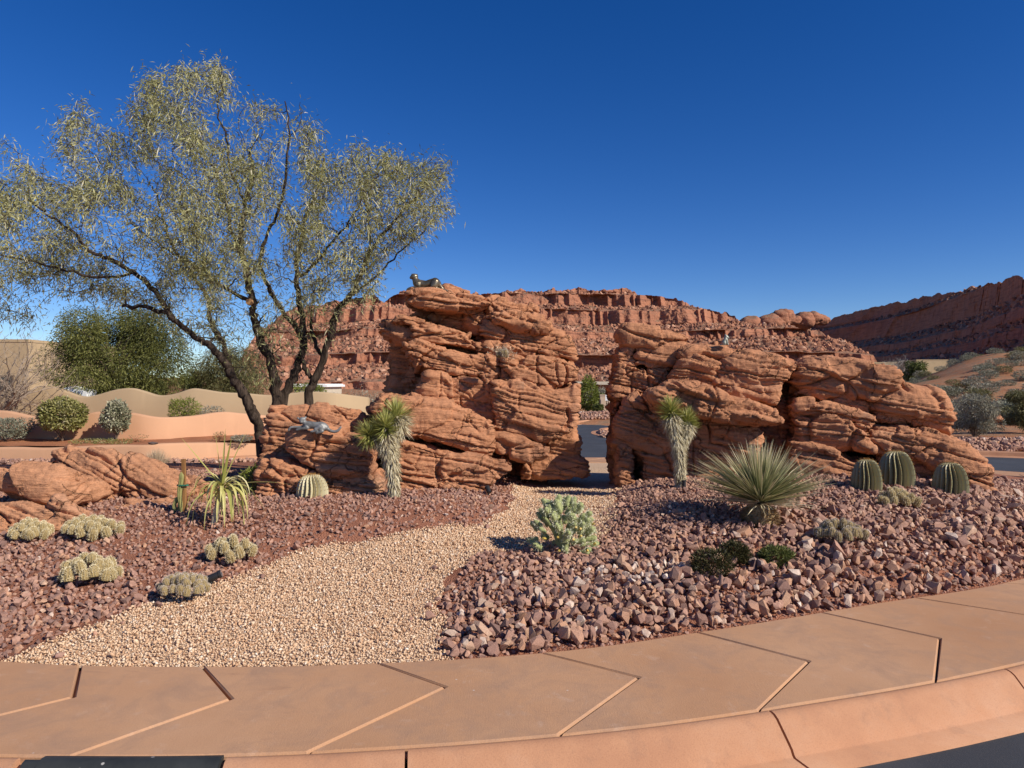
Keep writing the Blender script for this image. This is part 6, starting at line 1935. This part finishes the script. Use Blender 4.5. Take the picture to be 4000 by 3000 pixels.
# ------------------------------------------------------------------ bronze cats
def capsule(a, b, ra, rb, n=14):
    a, b = np.array(a, float), np.array(b, float)
    dv = b - a; L = np.linalg.norm(dv) + 1e-9; dv /= L
    pts, rr_ = [], []
    for q in np.linspace(-math.pi / 2, 0, 6)[:-1]: pts.append(a + dv * ra * math.sin(q)); rr_.append(max(ra * math.cos(q), .0004))
    for q in np.linspace(0, 1, 5): pts.append(a + (b - a) * q); rr_.append(ra + (rb - ra) * q)
    for q in np.linspace(0, math.pi / 2, 6)[1:]: pts.append(b + dv * rb * math.sin(q)); rr_.append(max(rb * math.cos(q), .0004))
    V, Fq = tube(np.array(pts), np.array(rr_), n)
    k = len(pts)
    return V, [Fq[:, ::1], np.array([list(range(n))[::-1], [(k - 1) * n + i for i in range(n)]])]

def statue(name, label, origin_px, d, scale, chains, eyes, mat, vox, base_px, cat='sculpture', sm=3):
    """chains: lists of (u, v, r, dy) in zoomed-crop pixels; grown into one continuous body"""
    def w(u, v, dy): return np.array(P(origin_px[0] + u / scale, origin_px[1] + v / scale, d)) + np.array([0, dy, 0])
    kk = d / F / scale
    b = MB()
    for ch in chains:
        ps = [w(u, v, dy * kk) for u, v, r_, dy in ch]; rs = [r_ * kk * 1.16 for u, v, r_, dy in ch]
        if len(ps) > 2:
            pp = catmull(np.column_stack([np.array(ps), rs]), 4)
        else: pp = np.column_stack([np.array(ps), rs])
        for a, c in zip(pp[:-1], pp[1:]):
            V, Fs = capsule(a[:3], c[:3], max(a[3], 1e-3), max(c[3], 1e-3)); b.add(V, Fs)
    V, Fs, _ = b.data()
    V, Fs = remesh(V, Fs, vox, sm)
    o0 = np.array(w(*base_px, 0))
    o = obj(name, V - o0, Fs, mat, None, True); o.location = tuple(o0)
    tag(o, label, cat, 'bronze cats on the outcrops')
    for (u, v, r_, dy) in eyes:
        bm = bmesh.new(); bmesh.ops.create_uvsphere(bm, u_segments=10, v_segments=8, radius=r_ * kk)
        me = bpy.data.meshes.new('eye'); bm.to_mesh(me); bm.free(); me.materials.append(M['eye'])
        e = place('eye', me, o, tuple(w(u, v, dy * kk) - o0))
    return o
M['eye'] = plain('statue_eye', (.01, .01, .01), .2, .6)
def bronze(name, dark, lt, rough, metal):
    m = NT(name, rough, .5)
    c = m.ramp(m.noise(12, 5, .6, None, .5), [(.35, dark), (.65, lt)])
    m.b.inputs['Metallic'].default_value = metal
    return m.out(c, m.bump(m.noise(60, 4, .6), .25, .004))
M['bronze'] = bronze('brown_bronze', (.10, .080, .052), (.26, .215, .145), .34, .65)
M['pewter'] = bronze('grey_bronze', (.12, .12, .115), (.30, .295, .28), .58, .35)
M['verdigris'] = bronze('pale_bronze', (.18, .19, .155), (.46, .47, .39), .5, .3)
# crouching on the tall outcrop (crop 1400,1020 at 5.53)
statue('cat_sculpture', 'brown bronze mountain lion crouched on top of the tall outcrop, head raised', (1400, 1020), 8.85, 5.53, [
    [(1650, 470, 96, 0), (1560, 480, 80, 0), (1470, 505, 74, 0), (1380, 500, 80, 0), (1290, 490, 88, 0), (1245, 430, 66, 0), (1218, 380, 54, 0)],
    [(1232, 335, 52, 0), (1200, 338, 60, -6), (1164, 350, 40, -14), (1140, 360, 29, -18)],
    [(1238, 300, 20, 30), (1262, 286, 15, 34), (1268, 280, 9, 35)], [(1180, 300, 16, -28), (1165, 290, 13, -34), (1162, 280, 8, -36)],
    [(1290, 510, 70, -50), (1305, 575, 44, -66), (1240, 585, 34, -76), (1150, 595, 28, -80), (1090, 615, 24, -80), (1064, 650, 22, -78), (1062, 680, 17, -76)],
    [(1280, 520, 66, 50), (1290, 580, 40, 60), (1200, 590, 30, 64), (1120, 605, 25, 66), (1078, 640, 22, 66)],
    [(1660, 470, 92, -40), (1640, 540, 70, -70), (1610, 585, 40, -84), (1690, 600, 30, -84), (1740, 610, 26, -80)],
    [(1600, 590, 32, -84), (1520, 606, 24, -86), (1450, 608, 22, -86)],
    [(1680, 480, 86, 40), (1660, 560, 60, 60), (1560, 606, 26, 70)],
    [(1700, 470, 70, 0), (1770, 545, 40, 0), (1820, 600, 27, 0), (1870, 625, 20, -6), (1925, 645, 15, -12)],
    [(1420, 560, 60, 0), (1300, 565, 60, 0)]],
    [(1172, 322, 7, -50), (1152, 322, 7, -30)], M['bronze'], .0042, (1500, 620))
# lying on the boulder pile (crop 1100,1560 at 7.373)
statue('cat_sculpture', 'grey bronze mountain lion reclining on the boulder pile, long tail curled up', (1100, 1560), 7.50, 7.373, [
    [(700, 715, 82, 0), (780, 735, 96, 0), (900, 745, 92, 0), (1020, 755, 96, 0), (1160, 775, 112, 0), (1260, 810, 88, 0)],
    [(720, 720, 82, -10), (680, 680, 66, -20), (640, 650, 60, -30)],
    [(630, 580, 62, -30), (590, 585, 66, -40), (585, 625, 46, -72), (592, 648, 32, -90)],
    [(510, 570, 20, -20), (482, 545, 26, -18), (474, 530, 22, -18)], [(668, 560, 22, -20), (690, 530, 30, -18), (698, 516, 24, -18)],
    [(680, 770, 62, 30), (600, 790, 42, 10), (500, 800, 36, -10), (390, 800, 33, -20), (290, 806, 31, -24), (240, 840, 30, -26), (215, 885, 28, -30)],
    [(730, 790, 66, -60), (760, 820, 46, -80), (660, 830, 38, -96), (570, 845, 34, -104), (500, 865, 34, -106), (465, 872, 26, -108)],
    [(1150, 780, 104, -40), (1080, 830, 60, -90), (1010, 860, 46, -110), (1050, 895, 38, -116), (960, 915, 34, -120), (890, 920, 30, -120)],
    [(1200, 830, 76, -60), (1150, 880, 46, -110), (1210, 915, 36, -124), (1130, 940, 34, -130), (1055, 962, 32, -132)],
    [(1290, 830, 56, 0), (1340, 860, 46, -6), (1430, 912, 40, -10), (1540, 930, 38, -14), (1630, 895, 34, -18), (1690, 825, 28, -22), (1712, 800, 24, -24)]],
    [(558, 580, 9, -98), (622, 582, 9, -94)], M['pewter'], .0042, (900, 860))
# small one sitting on the right outcrop (crop 2700,1250 at 8.848)
statue('cat_sculpture', 'small pale bronze cat sitting upright on the right outcrop, facing right', (2700, 1250), 8.7, 8.848, [
    [(1130, 790, 66, 0), (1150, 730, 62, 0), (1185, 670, 58, 0), (1190, 620, 50, 0), (1200, 585, 46, 0)],
    [(1205, 575, 52, 0), (1240, 590, 44, -4), (1285, 625, 26, -6)],
    [(1190, 530, 20, -24), (1192, 505, 12, -26)], [(1180, 530, 20, 26), (1180, 500, 12, 28)],
    [(1205, 690, 46, -24), (1235, 750, 30, -30), (1250, 830, 24, -30), (1272, 846, 22, -32)],
    [(1205, 690, 46, 24), (1230, 750, 30, 30), (1240, 830, 24, 30), (1262, 846, 22, 30)],
    [(1130, 790, 60, -36), (1150, 830, 38, -50), (1110, 850, 28, -52)],
    [(1110, 810, 44, 10), (1060, 845, 22, 14), (1010, 855, 14, 16)]],
    [], M['verdigris'], .0028, (1150, 860), sm=2)
